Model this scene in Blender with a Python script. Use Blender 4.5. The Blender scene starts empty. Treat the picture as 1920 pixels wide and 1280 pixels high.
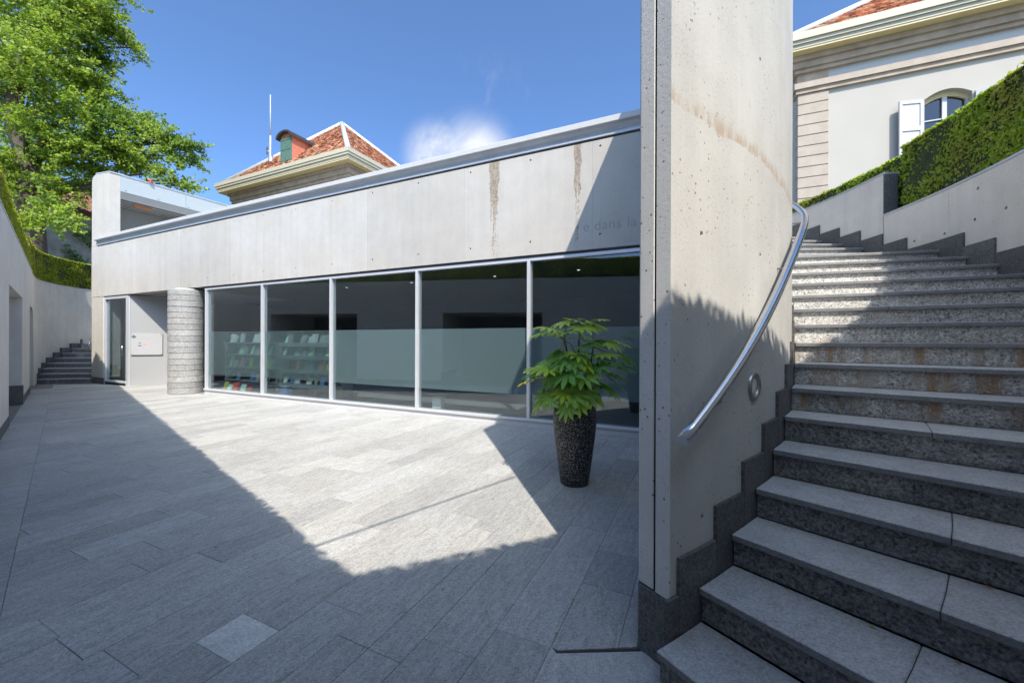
import bpy, bmesh, math, random
import numpy as np
from mathutils import Vector, Matrix
random.seed(7); rng = np.random.default_rng(7)
scn = bpy.context.scene
# ------------------------------------------------------------------ camera, sky, sun, exposure
H = 1.55                                             # eye height
cam = bpy.data.objects.new('camera', bpy.data.cameras.new('camera'))
scn.collection.objects.link(cam); scn.camera = cam
cam.data.lens = 14.0; cam.data.sensor_width = 36.0
cam.data.clip_start = 0.05; cam.data.clip_end = 3000
cam.location = (0, 0, H)
ROLL = math.radians(0.2)
cam.matrix_world = Matrix.Translation((0, 0, H)) @ Matrix.Rotation(math.radians(90), 4, 'X') @ Matrix.Rotation(ROLL, 4, 'Z')

SUN_EL = math.radians(52.0); SUN_AZ = math.atan2(1.159, 4.984)          # light travels forward and a little left
sx, sy = -math.sin(SUN_AZ), math.cos(SUN_AZ)
travel = Vector((sx * math.cos(SUN_EL), sy * math.cos(SUN_EL), -math.sin(SUN_EL)))
world = bpy.data.worlds.new('World'); scn.world = world; world.use_nodes = True
wt = world.node_tree; wt.nodes.clear()
wo = wt.nodes.new('ShaderNodeOutputWorld'); bg = wt.nodes.new('ShaderNodeBackground')
sky = wt.nodes.new('ShaderNodeTexSky'); sky.sky_type = 'NISHITA'; sky.sun_disc = False
sky.sun_elevation = SUN_EL; sky.sun_rotation = math.atan2(-sx, -sy)
sky.altitude = 1000; sky.air_density = 0.65; sky.dust_density = 5.0; sky.ozone_density = 1.8
bg.inputs['Strength'].default_value = 0.15
sun = bpy.data.objects.new('sun', bpy.data.lights.new('sun', 'SUN')); scn.collection.objects.link(sun)
sun.data.energy = 2.8; sun.data.angle = math.radians(0.45); sun.data.color = (1.0, 0.92, 0.80)
sun.rotation_euler = travel.to_track_quat('-Z', 'Y').to_euler(); sun.location = (5, -20, 25)
scn.view_settings.view_transform = 'Standard'; scn.view_settings.look = 'None'
scn.view_settings.gamma = 1.0; scn.view_settings.use_curve_mapping = False
scn.view_settings.exposure = 1.35
scn.cycles.max_bounces = 6; scn.cycles.diffuse_bounces = 4; scn.cycles.glossy_bounces = 3; scn.cycles.transmission_bounces = 4; scn.cycles.transparent_max_bounces = 10

# ------------------------------------------------------------------ node helper
class NT:
    def __init__(s, tree): s.t = tree; s.pos = None
    def n(s, typ, **kw):
        o = s.t.nodes.new(typ)
        for k, v in kw.items(): setattr(o, k, v)
        return o
    def set(s, sock, v):
        if isinstance(v, bpy.types.NodeSocket): s.t.links.new(v, sock)
        else: sock.default_value = v
    def m(s, op, a, b=0.0, c=0.0, clamp=False):
        o = s.n('ShaderNodeMath', operation=op, use_clamp=clamp)
        s.set(o.inputs[0], a); s.set(o.inputs[1], b)
        if len(o.inputs) > 2: s.set(o.inputs[2], c)
        return o.outputs[0]
    def P(s):
        if s.pos is None: s.pos = s.n('ShaderNodeNewGeometry').outputs['Position']
        return s.pos
    def xyz(s):
        o = s.n('ShaderNodeSeparateXYZ'); s.set(o.inputs[0], s.P()); return o.outputs
    def dot(s, v):
        o = s.n('ShaderNodeVectorMath', operation='DOT_PRODUCT'); s.set(o.inputs[0], s.P()); o.inputs[1].default_value = v; return o.outputs['Value']
    def scl(s, v):
        o = s.n('ShaderNodeVectorMath', operation='MULTIPLY'); s.set(o.inputs[0], s.P()); o.inputs[1].default_value = v; return o.outputs['Vector']
    def noise(s, scale, detail=4, rough=0.55, vec=None, dist=0.0):
        o = s.n('ShaderNodeTexNoise'); s.set(o.inputs['Vector'], vec if vec is not None else s.P())
        o.inputs['Scale'].default_value = scale; o.inputs['Detail'].default_value = detail
        o.inputs['Roughness'].default_value = rough; o.inputs['Distortion'].default_value = dist
        return o.outputs['Fac']
    def voro(s, scale, vec=None, feature='F1', out='Distance'):
        o = s.n('ShaderNodeTexVoronoi', feature=feature); s.set(o.inputs['Vector'], vec if vec is not None else s.P())
        o.inputs['Scale'].default_value = scale; return o.outputs[out]
    def ss(s, x, a, b):                                      # smoothstep a->b
        o = s.n('ShaderNodeMapRange', interpolation_type='SMOOTHSTEP'); s.set(o.inputs['Value'], x)
        o.inputs['From Min'].default_value = a; o.inputs['From Max'].default_value = b; return o.outputs['Result']
    def mr(s, x, a, b, c, d):
        o = s.n('ShaderNodeMapRange'); s.set(o.inputs['Value'], x)
        for i, v in zip(('From Min', 'From Max', 'To Min', 'To Max'), (a, b, c, d)): o.inputs[i].default_value = v
        return o.outputs['Result']
    def mix(s, f, a, b, mode='MIX'):
        o = s.n('ShaderNodeMix', data_type='RGBA', blend_type=mode)
        s.set(o.inputs[0], f)
        for sock, v in ((o.inputs[6], a), (o.inputs[7], b)):
            if isinstance(v, (tuple, list)) and len(v) == 3: v = (*v, 1)
            s.set(sock, v)
        return o.outputs[2]
    def gray(s, v):
        o = s.n('ShaderNodeCombineColor')
        for i in range(3): s.set(o.inputs[i], v)
        return o.outputs[0]
    def bump(s, h, strength=0.3, dist=0.01):
        o = s.n('ShaderNodeBump'); o.inputs['Strength'].default_value = strength; o.inputs['Distance'].default_value = dist
        s.set(o.inputs['Height'], h); return o.outputs['Normal']

# sky with one small fair-weather cloud, low over the parapet
def build_sky():
    N = NT(wt)
    tc = wt.nodes.new('ShaderNodeTexCoord').outputs['Generated']
    N.pos = tc
    def blob(v, r0, r1):
        v = Vector(v).normalized()
        o = N.n('ShaderNodeVectorMath', operation='DISTANCE'); N.set(o.inputs[0], tc); o.inputs[1].default_value = v
        return N.ss(o.outputs['Value'], r1, r0)
    f1 = N.noise(7, 8, .62, dist=0.5); f2 = N.noise(5.5, 7, .66, dist=0.9)
    body = N.m('MAXIMUM', blob((-.18, 1, .455), .0, .12), N.m('MULTIPLY', blob((-.10, 1, .45), .0, .15), .85))
    dens = N.m('MULTIPLY', N.ss(body, .05, .9), N.mr(f1, .32, .62, .3, 1.25), clamp=True)
    wisps = N.m('MULTIPLY', N.ss(f2, .55, .85), N.m('MULTIPLY', blob((-.1, 1, .52), .03, .22), .3))
    d = N.m('MINIMUM', N.m('ADD', N.m('MULTIPLY', dens, .9), wisps), .9)
    col = N.mix(d, N.mix(1.0, sky.outputs['Color'], (.60, .80, .96, 1), 'MULTIPLY'), (2.7, 2.75, 2.85))
    N.set(bg.inputs['Color'], col)
    wt.links.new(bg.outputs[0], wo.inputs[0])
build_sky()

# ------------------------------------------------------------------ site geometry (metres; camera at the origin, looking along +Y)
D = Vector((-0.90464, 0.42618)); NRM = Vector((0.42618, 0.90464)); FC = 6.594     # facade: direction to the left, normal away, distance
def fp(s, off, z): return Vector((D.x * s + NRM.x * (FC + off), D.y * s + NRM.y * (FC + off), z))
CC = Vector((-2.576, 7.08)); RI = 6.19; RO = 8.36                                  # centre and radii of the curved stair
T0 = math.radians(-61.43); DT = math.radians(3.023); RISE = H / 9
def ci(idx, R, z): a = T0 + DT * idx; return Vector((CC.x + R * math.cos(a), CC.y + R * math.sin(a), z))
def ct(deg, R, z): a = math.radians(deg); return Vector((CC.x + R * math.cos(a), CC.y + R * math.sin(a), z))
WA = Vector((-7.98, 6.21)); WD = Vector((-0.748, 0.6637)); WN = Vector((0.6637, 0.748))  # left wall: WN points into the court
def lw(t, off, z): return Vector((WA.x + WD.x * t + WN.x * off, WA.y + WD.y * t + WN.y * off, z))
F_PX = 746.7
def px(x, y, Y):                                             # a direction in the photo and a depth in the site
    a, b = x - 960, 640 - y; c, s = math.cos(ROLL), math.sin(ROLL)
    return Vector(((a * c - b * s) / F_PX * Y, Y, H + (a * s + b * c) / F_PX * Y))

# ------------------------------------------------------------------ object helpers
COL = scn.collection
WL = {}                                                      # world location of each root
def tag(o, label=None, cat=None, group=None, kind=None):
    if label: o['label'] = label
    if cat: o['category'] = cat
    if group: o['group'] = group
    if kind: o['kind'] = kind
    return o
def thing(name, label, cat, loc, group=None):
    o = bpy.data.objects.new(name, None); COL.objects.link(o); o.location = loc
    o.empty_display_size = .2; WL[o.name] = Vector(loc); return tag(o, label, cat, group)
def rootloc(o):
    while o.parent: o = o.parent
    return WL.get(o.name, Vector((0, 0, 0)))
class MB:
    def __init__(s): s.v = []; s.f = []
    def add(s, vs, fs):
        b = len(s.v); s.v += [Vector(p) for p in vs]; s.f += [tuple(b + i for i in f) for f in fs]; return s
    def hexa(s, b4, t4):
        return s.add(list(b4) + list(t4), [(3, 2, 1, 0), (4, 5, 6, 7), (0, 1, 5, 4), (1, 2, 6, 5), (2, 3, 7, 6), (3, 0, 4, 7)])
    def prism(s, poly, z0, z1):                              # poly: list of (x,y), any simple outline
        n = len(poly); vs = [(p[0], p[1], z0) for p in poly] + [(p[0], p[1], z1) for p in poly]
        return s.add(vs, [tuple(range(n - 1, -1, -1)), tuple(range(n, 2 * n))] + [(i, (i + 1) % n, n + (i + 1) % n, n + i) for i in range(n)])
    def frame(s, O, X, Y, Z):                                # axis-aligned box given by origin corner and three edge vectors
        O, X, Y, Z = map(Vector, (O, X, Y, Z))
        return s.hexa([O, O + X, O + X + Y, O + Y], [O + Z, O + X + Z, O + X + Y + Z, O + Y + Z])
    def fbox(s, s0, s1, o0, o1, z0, z1):                     # box in facade coordinates
        return s.hexa([fp(s0, o0, z0), fp(s1, o0, z0), fp(s1, o1, z0), fp(s0, o1, z0)], [fp(s0, o0, z1), fp(s1, o0, z1), fp(s1, o1, z1), fp(s0, o1, z1)])
    def lbox(s, t0, t1, o0, o1, z0, z1):                     # box in left-wall coordinates
        return s.hexa([lw(t0, o0, z0), lw(t1, o0, z0), lw(t1, o1, z0), lw(t0, o1, z0)], [lw(t0, o0, z1), lw(t1, o0, z1), lw(t1, o1, z1), lw(t0, o1, z1)])
    def sweep(s, rings, closed=True, caps=True):             # rings: list of equal-length point lists
        n = len(rings[0]); b = len(s.v)
        for r in rings: s.v += [Vector(p) for p in r]
        for i in range(len(rings) - 1):
            for j in range(n if closed else n - 1):
                k = (j + 1) % n
                s.f.append((b + i * n + j, b + i * n + k, b + (i + 1) * n + k, b + (i + 1) * n + j))
        if caps:
            s.f.append(tuple(b + j for j in range(n - 1, -1, -1))); s.f.append(tuple(b + (len(rings) - 1) * n + j for j in range(n)))
        return s
    def tube(s, pts, rad, seg=10, caps=True):
        pts = [Vector(p) for p in pts]; rings = []
        rr = rad if isinstance(rad, (list, tuple)) else [rad] * len(pts)
        up = None
        for i, p in enumerate(pts):
            t = (pts[min(i + 1, len(pts) - 1)] - pts[max(i - 1, 0)]).normalized()
            if up is None: up = Vector((0, 0, 1)) if abs(t.z) < .9 else Vector((1, 0, 0))
            x = t.cross(up).normalized(); up = x.cross(t).normalized()
            rings.append([p + (x * math.cos(a) + up * math.sin(a)) * rr[i] for a in [2 * math.pi * k / seg for k in range(seg)]])
        return s.sweep(rings, True, caps)
    def lathe(s, c, prof, seg=32, capb=True, capt=False):
        rings = [[Vector((c[0] + r * math.cos(a), c[1] + r * math.sin(a), z)) for a in [2 * math.pi * k / seg for k in range(seg)]] for r, z in prof]
        s.sweep(rings, True, False); n = seg; b = len(s.v) - n * len(prof)
        if capb: s.f.append(tuple(b + j for j in range(n - 1, -1, -1)))
        if capt: s.f.append(tuple(b + (len(prof) - 1) * n + j for j in range(n)))
        return s
    def arc(s, a0, a1, prof, step=1.0):                      # sweep a profile [(R, z)] around the stair centre, angles in degrees
        n = max(2, int(abs(a1 - a0) / step) + 1)
        return s.sweep([[ct(a0 + (a1 - a0) * i / (n - 1), R, z) for R, z in prof] for i in range(n)])
    def mesh(s, name, off=Vector((0, 0, 0)), recalc=True):
        me = bpy.data.meshes.new(name); me.from_pydata([tuple(p - off) for p in s.v], [], s.f)
        if recalc:
            bm = bmesh.new(); bm.from_mesh(me); bmesh.ops.recalc_face_normals(bm, faces=bm.faces); bm.to_mesh(me); bm.free()
        return me
    def build(s, name, mat, parent=None, smooth=False, label=None, cat=None, group=None, kind=None, bevel=0.0, loc=None):
        off = rootloc(parent) if parent else (Vector(loc) if loc is not None else Vector((0, 0, 0)))
        me = s.mesh(name, off)
        if bevel:
            bm = bmesh.new(); bm.from_mesh(me)
            bmesh.ops.bevel(bm, geom=[e for e in bm.edges if e.calc_face_angle(0) > .6], offset=bevel, segments=1, affect='EDGES', clamp_overlap=True)
            bm.to_mesh(me); bm.free()
        if smooth: me.polygons.foreach_set('use_smooth', [True] * len(me.polygons))
        o = bpy.data.objects.new(name, me); COL.objects.link(o)
        if mat is not None: me.materials.append(mat)
        if parent: o.parent = parent
        elif loc is not None: o.location = loc; WL[o.name] = Vector(loc)
        return tag(o, label, cat, group, kind)
def cut(obj, mbs):                                           # boolean holes, baked into the mesh
    c = bpy.data.objects.new('cutter', mbs.mesh('cutter', rootloc(obj))); COL.objects.link(c)
    if obj.parent: c.parent = obj.parent
    md = obj.modifiers.new('b', 'BOOLEAN'); md.operation = 'DIFFERENCE'; md.object = c; md.solver = 'EXACT'
    bpy.context.view_layer.update(); dg = bpy.context.evaluated_depsgraph_get()
    me = bpy.data.meshes.new_from_object(obj.evaluated_get(dg)); obj.modifiers.clear(); obj.data = me
    bpy.data.objects.remove(c)
def cyl_between(mb, p, q, r0, r1=None, seg=14): return mb.tube([p, q], [r0, r1 if r1 is not None else r0], seg)
def leaf_mesh(name, cen, nrm, size, mat, parent=None, aspect=.62, label=None, cat=None, group=None, kind=None, loc=None):
    cen = np.asarray(cen, float); nrm = np.asarray(nrm, float); n = len(cen)
    off = np.array(rootloc(parent) if parent else (loc if loc is not None else (0, 0, 0)))
    nrm = nrm / (np.linalg.norm(nrm, axis=1, keepdims=True) + 1e-9)
    a = rng.normal(size=(n, 3)); t = np.cross(nrm, a); t /= np.linalg.norm(t, axis=1, keepdims=True) + 1e-9; b = np.cross(nrm, t)
    s = np.asarray(size, float).reshape(-1, 1) * np.ones((n, 1))
    c = cen - off
    v = np.stack([c - t * s, c + b * s * aspect + nrm * s * .22, c + t * s, c - b * s * aspect + nrm * s * .22], 1).reshape(-1, 3)
    me = bpy.data.meshes.new(name); me.vertices.add(4 * n); me.vertices.foreach_set('co', v.ravel())
    me.loops.add(4 * n); me.loops.foreach_set('vertex_index', np.arange(4 * n, dtype=np.int32))
    me.polygons.add(n); me.polygons.foreach_set('loop_start', np.arange(0, 4 * n, 4, dtype=np.int32))
    me.update(calc_edges=True); me.validate()
    o = bpy.data.objects.new(name, me); COL.objects.link(o); me.materials.append(mat)
    if parent: o.parent = parent
    elif loc is not None: o.location = loc; WL[o.name] = Vector(loc)
    return tag(o, label, cat, group, kind)

# ------------------------------------------------------------------ materials
M = {}
def material(name):
    m = bpy.data.materials.new(name); m.use_nodes = True; M[name] = m
    N = NT(m.node_tree); b = m.node_tree.nodes['Principled BSDF']; return N, b
def simple(name, col, rough=.6, metal=0.0, var=0.0, scale=6, bump=0.0, spec=.5):
    N, b = material(name)
    c = col
    if var:
        f = N.noise(scale, 5); c = N.mix(1.0, (*col, 1), N.gray(N.mr(f, .25, .75, 1 - var, 1 + var)), 'MULTIPLY')
        N.set(b.inputs['Base Color'], c)
    else: b.inputs['Base Color'].default_value = (*col, 1)
    b.inputs['Roughness'].default_value = rough; b.inputs['Metallic'].default_value = metal; b.inputs['Specular IOR Level'].default_value = spec
    if bump: N.set(b.inputs['Normal'], N.bump(N.noise(scale * 6, 4), bump, .01))
    return M[name]
def concrete(name, col=(.56, .54, .52), pits=0.5, stains=(), pour=None, seams=None, dirt=.16):
    N, b = material(name); x, y, z = N.xyz()
    big = N.noise(.55, 5, .6); mid = N.noise(3.2, 6, .62); fine = N.noise(55, 4, .6)
    streak = N.noise(1.0, 5, .6, vec=N.scl((5.0, 5.0, .22)))
    v = N.m('ADD', N.mr(big, .25, .75, 1 - dirt, 1 + dirt * .4), N.mr(mid, .3, .7, -.05, .05))
    v = N.m('ADD', v, N.mr(streak, .35, .8, .045, -.075)); v = N.m('ADD', v, N.mr(fine, .3, .7, -.03, .03))
    c = N.mix(1.0, (*col, 1), N.gray(v), 'MULTIPLY')
    c = N.mix(N.mr(N.noise(1.3, 4), .45, .75, 0, .35), c, tuple(k * t for k, t in zip(col, (.98, .93, .84))))
    # drips: thin grey-brown runs
    drip = N.m('MULTIPLY', N.ss(N.noise(1.0, 3, .5, vec=N.scl((14, 14, .12))), .66, .76), N.ss(N.noise(1.1, 2), .45, .65))
    c = N.mix(N.m('MULTIPLY', drip, .3), c, (.30, .25, .19))
    if seams:
        vec, s0, per, w = seams
        q = N.m('FRACT', N.m('DIVIDE', N.m('SUBTRACT', N.dot(vec), s0), per))
        ln = N.m('LESS_THAN', N.m('ABSOLUTE', N.m('SUBTRACT', q, .5)), w / per)
        c = N.mix(N.m('MULTIPLY', ln, .32), c, (.22, .21, .2))
        tone = N.m('FLOOR', N.m('DIVIDE', N.m('SUBTRACT', N.dot(vec), s0 + per * .5), per))
        wn = N.n('ShaderNodeTexWhiteNoise', noise_dimensions='1D'); N.set(wn.inputs['W'], tone)
        c = N.mix(1.0, c, N.gray(N.mr(wn.outputs['Value'], 0, 1, .94, 1.04)), 'MULTIPLY')
    h = fine
    if pits:
        p1 = N.voro(22); p2 = N.noise(2.6, 3)
        pit = N.m('MULTIPLY', N.ss(p1, .17, .11), N.ss(p2, .42, .56))
        p3 = N.m('MULTIPLY', N.ss(N.voro(60), .2, .12), N.ss(N.noise(4.1, 3), .43, .58))
        pit = N.m('MAXIMUM', pit, N.m('MULTIPLY', p3, .8))
        c = N.mix(N.m('MULTIPLY', pit, pits), c, (.16, .145, .12))
        h = N.m('SUBTRACT', fine, N.m('MULTIPLY', pit, 1.5))
    for (vec, s0, w, z0, z1, vec2) in stains:
        ds = N.m('ABSOLUTE', N.m('ADD', N.m('SUBTRACT', N.dot(vec), s0), N.mr(N.noise(5, 5, .6), .3, .7, -.03, .03)))
        zz = N.mr(z, z1, z0, 0, 1)                             # 0 at the top, 1 at the foot
        core = N.ss(N.m('DIVIDE', ds, w), 1.25, .5)
        ed = N.noise(24, 8, .75); run = N.noise(1, 4, .6, vec=N.scl((30, 30, 1.6)))
        val = N.m('ADD', N.m('MULTIPLY', N.m('ADD', ed, run), .5), N.m('SUBTRACT', N.m('MULTIPLY', core, .42), N.m('MULTIPLY', N.m('POWER', zz, .7), .42)))
        mk = N.m('MULTIPLY', N.ss(val, .5, .6), N.m('MULTIPLY', N.ss(core, .0, .3), N.m('LESS_THAN', z, z1)))
        c = N.mix(N.m('MULTIPLY', mk, .72), c, N.mix(N.ss(N.noise(19, 6, .7), .38, .62), (.33, .26, .175), (.11, .08, .055)))
        halo = N.m('MULTIPLY', N.ss(N.m('DIVIDE', ds, w), 2.4, .4), N.ss(zz, 1.0, .2)); c = N.mix(N.m('MULTIPLY', N.m('MULTIPLY', halo, run), .22), c, (.36, .31, .24))
    if pour:
        z0, amp = pour
        zz = N.m('ADD', z, N.mr(N.noise(3.5, 6, .7), .2, .8, -.05, .05))
        band = N.m('MULTIPLY', N.ss(zz, z0, z0 + .012), N.ss(zz, z0 + .11, z0 + .02))
        band = N.m('MULTIPLY', band, N.ss(N.noise(8, 6, .72, vec=N.scl((2, 2, .5))), .36, .56))
        c = N.mix(N.m('MULTIPLY', band, amp), c, (.36, .27, .19))
        blot = N.m('MULTIPLY', N.ss(N.noise(13, 5, .7), .6, .68), N.ss(N.noise(1.7, 3), .5, .6))
        c = N.mix(N.m('MULTIPLY', blot, .4), c, (.38, .31, .22))
    N.set(b.inputs['Base Color'], c); b.inputs['Roughness'].default_value = .82; b.inputs['Specular IOR Level'].default_value = .25
    N.set(b.inputs['Normal'], N.bump(h, .22, .006)); return M[name]
def granite(name, col, spk=.35, scale=150, rough=.65, var=.2, bump=.25, stain=0.0, grain=None, mott=0.0):
    N, b = material(name); x, y, z = N.xyz()
    oi = N.n('ShaderNodeObjectInfo').outputs['Random']
    s1 = N.noise(scale, 3, .7); s2 = N.voro(scale * .8, out='Color')
    sep = N.n('ShaderNodeSeparateColor'); N.set(sep.inputs[0], s2)
    g = N.noise(9, 5, .65)
    if grain == 'rows':                                      # split-face grain runs along each paving row
        cv = N.n('ShaderNodeCombineXYZ'); N.set(cv.inputs[0], N.m('MULTIPLY', N.dot((D.x, D.y, 0)), 34.0)); N.set(cv.inputs[1], N.m('MULTIPLY', N.dot((NRM.x, NRM.y, 0)), 7.0)); N.set(cv.inputs[2], N.m('MULTIPLY', oi, 40.0))
        g = N.noise(1, 6, .7, vec=cv.outputs[0], dist=.6)
    v = N.m('ADD', N.mr(s1, .3, .7, 1 - spk, 1 + spk), N.mr(sep.outputs[0], 0, 1, -spk * .55, spk * .55))
    v = N.m('ADD', v, N.mr(g, .3, .7, -.12 - mott, .12 + mott)); v = N.m('MULTIPLY', v, N.mr(oi, 0, 1, 1 - var, 1 + var))
    v = N.m('MULTIPLY', v, N.mr(N.noise(.8, 4), .3, .7, .9, 1.1))
    c = N.mix(1.0, (*col, 1), N.gray(v), 'MULTIPLY')
    c = N.mix(N.m('MULTIPLY', N.m('FRACT', N.m('MULTIPLY', oi, 7.3)), .35), c, N.mix(1.0, c, (1.06, 1.0, .92, 1), 'MULTIPLY'))
    if stain:
        st = N.noise(1, 5, .62, vec=N.scl((7, 7, .5))); st2 = N.noise(1, 4, .6, vec=N.scl((11, 11, .8)))
        zone = N.m('MULTIPLY', N.ss(z, .98, 1.12), N.ss(z, 1.62, 1.5))
        zone = N.m('MAXIMUM', zone, N.m('MULTIPLY', N.ss(N.noise(.9, 2), .5, .66), .2))
        a = N.m('MULTIPLY', N.m('MULTIPLY', N.ss(st, .46, .6), zone), stain)
        c = N.mix(N.m('MULTIPLY', a, .75), c, N.mix(N.ss(st2, .42, .58), (.30, .17, .075), (.36, .32, .27)))
        w = N.m('MULTIPLY', N.ss(st2, .62, .72), N.m('MULTIPLY', zone, .55)); c = N.mix(w, c, (.42, .41, .40))
        low_shade = N.ss(N.m('ADD', z, N.mr(N.noise(1.6, 5, .65), .3, .7, -.25, .25)), 1.35, .8)  # shade of the lower steps, put into the riser colour
        c = N.mix(N.m('MULTIPLY', low_shade, .92), c, N.mix(1.0, c, (.32, .33, .36, 1), 'MULTIPLY'))
        run = N.m('MULTIPLY', N.ss(N.noise(1, 5, .65, vec=N.scl((9, 9, .7))), .60, .70), N.ss(N.noise(.7, 2), .46, .56)); c = N.mix(N.m('MULTIPLY', run, .6), c, (.40, .37, .33))
    N.set(b.inputs['Base Color'], c); b.inputs['Roughness'].default_value = rough; b.inputs['Specular IOR Level'].default_value = .3
    N.set(b.inputs['Normal'], N.bump(N.m('ADD', s1, g), bump, .004)); return M[name]
def leafmat(name, c1, c2, trans=.45, rough=.5, c3=None, nscale=.8):
    m = bpy.data.materials.new(name); m.use_nodes = True; M[name] = m; t = m.node_tree; N = NT(t)
    b = t.nodes['Principled BSDF']; out = t.nodes['Material Output']
    r = N.n('ShaderNodeNewGeometry').outputs['Random Per Island']
    c = N.mix(r, c1, c2)
    if c3: c = N.mix(N.ss(N.noise(nscale, 3), .5, .68), c, c3)
    N.set(b.inputs['Base Color'], c); b.inputs['Roughness'].default_value = rough; b.inputs['Specular IOR Level'].default_value = .35
    tr = N.n('ShaderNodeBsdfTranslucent'); N.set(tr.inputs['Color'], N.mix(1.0, c, (1.5, 1.45, .6, 1), 'MULTIPLY'))
    mx = N.n('ShaderNodeMixShader'); mx.inputs[0].default_value = trans
    t.links.new(b.outputs[0], mx.inputs[1]); t.links.new(tr.outputs[0], mx.inputs[2]); t.links.new(mx.outputs[0], out.inputs[0]); return m
def glassmat(name, tint=(.82, .87, .88), refl=1.0):
    m = bpy.data.materials.new(name); m.use_nodes = True; M[name] = m; t = m.node_tree; t.nodes.clear(); N = NT(t)
    out = N.n('ShaderNodeOutputMaterial'); tp = N.n('ShaderNodeBsdfTransparent'); tp.inputs[0].default_value = (*tint, 1)
    gl = N.n('ShaderNodeBsdfGlossy'); gl.inputs['Roughness'].default_value = 0.0; gl.inputs[0].default_value = (.86, .93, 1, 1)
    ge = N.n('ShaderNodeNewGeometry'); dp = N.n('ShaderNodeVectorMath', operation='DOT_PRODUCT')
    N.set(dp.inputs[0], ge.outputs['Incoming']); N.set(dp.inputs[1], ge.outputs['Normal'])
    cs = N.m('POWER', N.m('SUBTRACT', 1.0, N.m('ABSOLUTE', dp.outputs['Value'])), 4.0)
    f = N.m('MULTIPLY', N.m('ADD', N.m('MULTIPLY', cs, .85), .085), refl, clamp=True)
    mx = N.n('ShaderNodeMixShader'); N.set(mx.inputs[0], f)
    t.links.new(tp.outputs[0], mx.inputs[1]); t.links.new(gl.outputs[0], mx.inputs[2]); t.links.new(mx.outputs[0], out.inputs[0]); return m
def filmmat(name, op=.70):
    m = bpy.data.materials.new(name); m.use_nodes = True; M[name] = m; t = m.node_tree; t.nodes.clear(); N = NT(t)
    out = N.n('ShaderNodeOutputMaterial'); tp = N.n('ShaderNodeBsdfTransparent'); tp.inputs[0].default_value = (.85, .9, .9, 1)
    df = N.n('ShaderNodeBsdfDiffuse'); df.inputs[0].default_value = (.50, .58, .59, 1)
    tl = N.n('ShaderNodeBsdfTranslucent'); tl.inputs[0].default_value = (.52, .57, .60, 1)
    m1 = N.n('ShaderNodeMixShader'); m1.inputs[0].default_value = .5; t.links.new(df.outputs[0], m1.inputs[1]); t.links.new(tl.outputs[0], m1.inputs[2])
    mx = N.n('ShaderNodeMixShader'); mx.inputs[0].default_value = op
    t.links.new(tp.outputs[0], mx.inputs[1]); t.links.new(m1.outputs[0], mx.inputs[2]); t.links.new(mx.outputs[0], out.inputs[0]); return m

D3 = (D.x, D.y, 0); N3 = (NRM.x, NRM.y, 0)
concrete('concrete_facade', (.46, .44, .412), .45, stains=[(D3, 3.48, .105, 3.7, 4.9, N3), (D3, 1.89, .07, 3.85, 4.9, N3)], seams=(D3, .38, 2.505, .006), dirt=.1)
concrete('concrete_pillar', (.475, .467, .448), .85, pour=(2.66, .75), dirt=.2)
concrete('concrete_wall', (.66, .64, .60), .4, dirt=.16)
concrete('concrete_end', (.60, .595, .585), .9, dirt=.2)
granite('paving', (.35, .35, .345), .27, 110, .7, .11, .3, grain='rows', mott=.09)
granite('paving_pale', (.56, .56, .55), .22, 110, .7, .05, .3)
granite('tread_edge_shade', (.2, .205, .215), .2, 120, .6, .08, .2)  # tread fronts: their shade is put into a darker stone colour
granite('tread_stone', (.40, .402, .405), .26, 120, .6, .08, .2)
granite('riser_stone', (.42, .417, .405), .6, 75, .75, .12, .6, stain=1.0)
granite('skirting_stone', (.11, .112, .115), .45, 90, .6, .15, .3)
granite('drum_stone', (.33, .33, .33), .35, 70, .75, .16, .4)
simple('mortar', (.2, .195, .185), .9, var=.2)
simple('slot_metal', (.02, .021, .022), .5)
simple('coping_white', (.48, .475, .47), .45, var=.04)
simple('coping_zinc', (.48, .495, .52), .42, .3, var=.08, scale=3)
simple('gasket', (.03, .03, .032), .7)
simple('aluminium', (.62, .63, .66), .35, .35, var=.03)
simple('sill_metal', (.6, .6, .62), .5, .1, var=.04)
simple('panel_grey', (.37, .375, .385), .4, .1, var=.02, scale=1.5)
simple('steel', (.62, .63, .66), .2, 1.0)
simple('steel_dark', (.35, .36, .37), .3, 1.0)
simple('lens', (.55, .55, .53), .35, var=.1)
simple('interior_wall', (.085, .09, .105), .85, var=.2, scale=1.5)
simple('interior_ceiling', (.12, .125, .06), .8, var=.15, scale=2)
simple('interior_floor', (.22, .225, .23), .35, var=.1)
simple('shelf_paint', (.22, .25, .25), .5)
simple('white_plaster', (.42, .395, .36), .85, var=.03, scale=1.2, bump=.1)
simple('frieze_plaster', (.42, .425, .43), .85, var=.03)
simple('cream_paint', (.46, .425, .33), .5, var=.04)
simple('soffit_paint', (.60, .50, .30), .6, var=.05)
simple('house_stone', (.38, .30, .235), .85, var=.22, scale=2.5, bump=.2)
simple('quoin_stone', (.40, .34, .285), .85, var=.1, scale=3, bump=.2)
simple('shutter_white', (.46, .465, .49), .5, var=.02)
simple('shutter_green', (.085, .165, .135), .5, var=.12)
simple('dormer_red', (.46, .17, .11), .8, var=.1)
simple('dormer_roof', (.04, .035, .035), .5)
simple('ridge_zinc', (.46, .475, .475), .5, .2, var=.08)
simple('roof_deck', (.22, .10, .065), .9)
simple('bark', (.085, .07, .055), .9, var=.35, scale=9, bump=.6)
simple('old_wall', (.34, .30, .245), .9, var=.35, scale=1.6, bump=.6)
simple('kiosk_panel', (.40, .45, .47), .3, .1, var=.02)
simple('kiosk_dark', (.10, .105, .11), .6)
simple('kiosk_slat', (.42, .44, .45), .5, .3)
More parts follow.
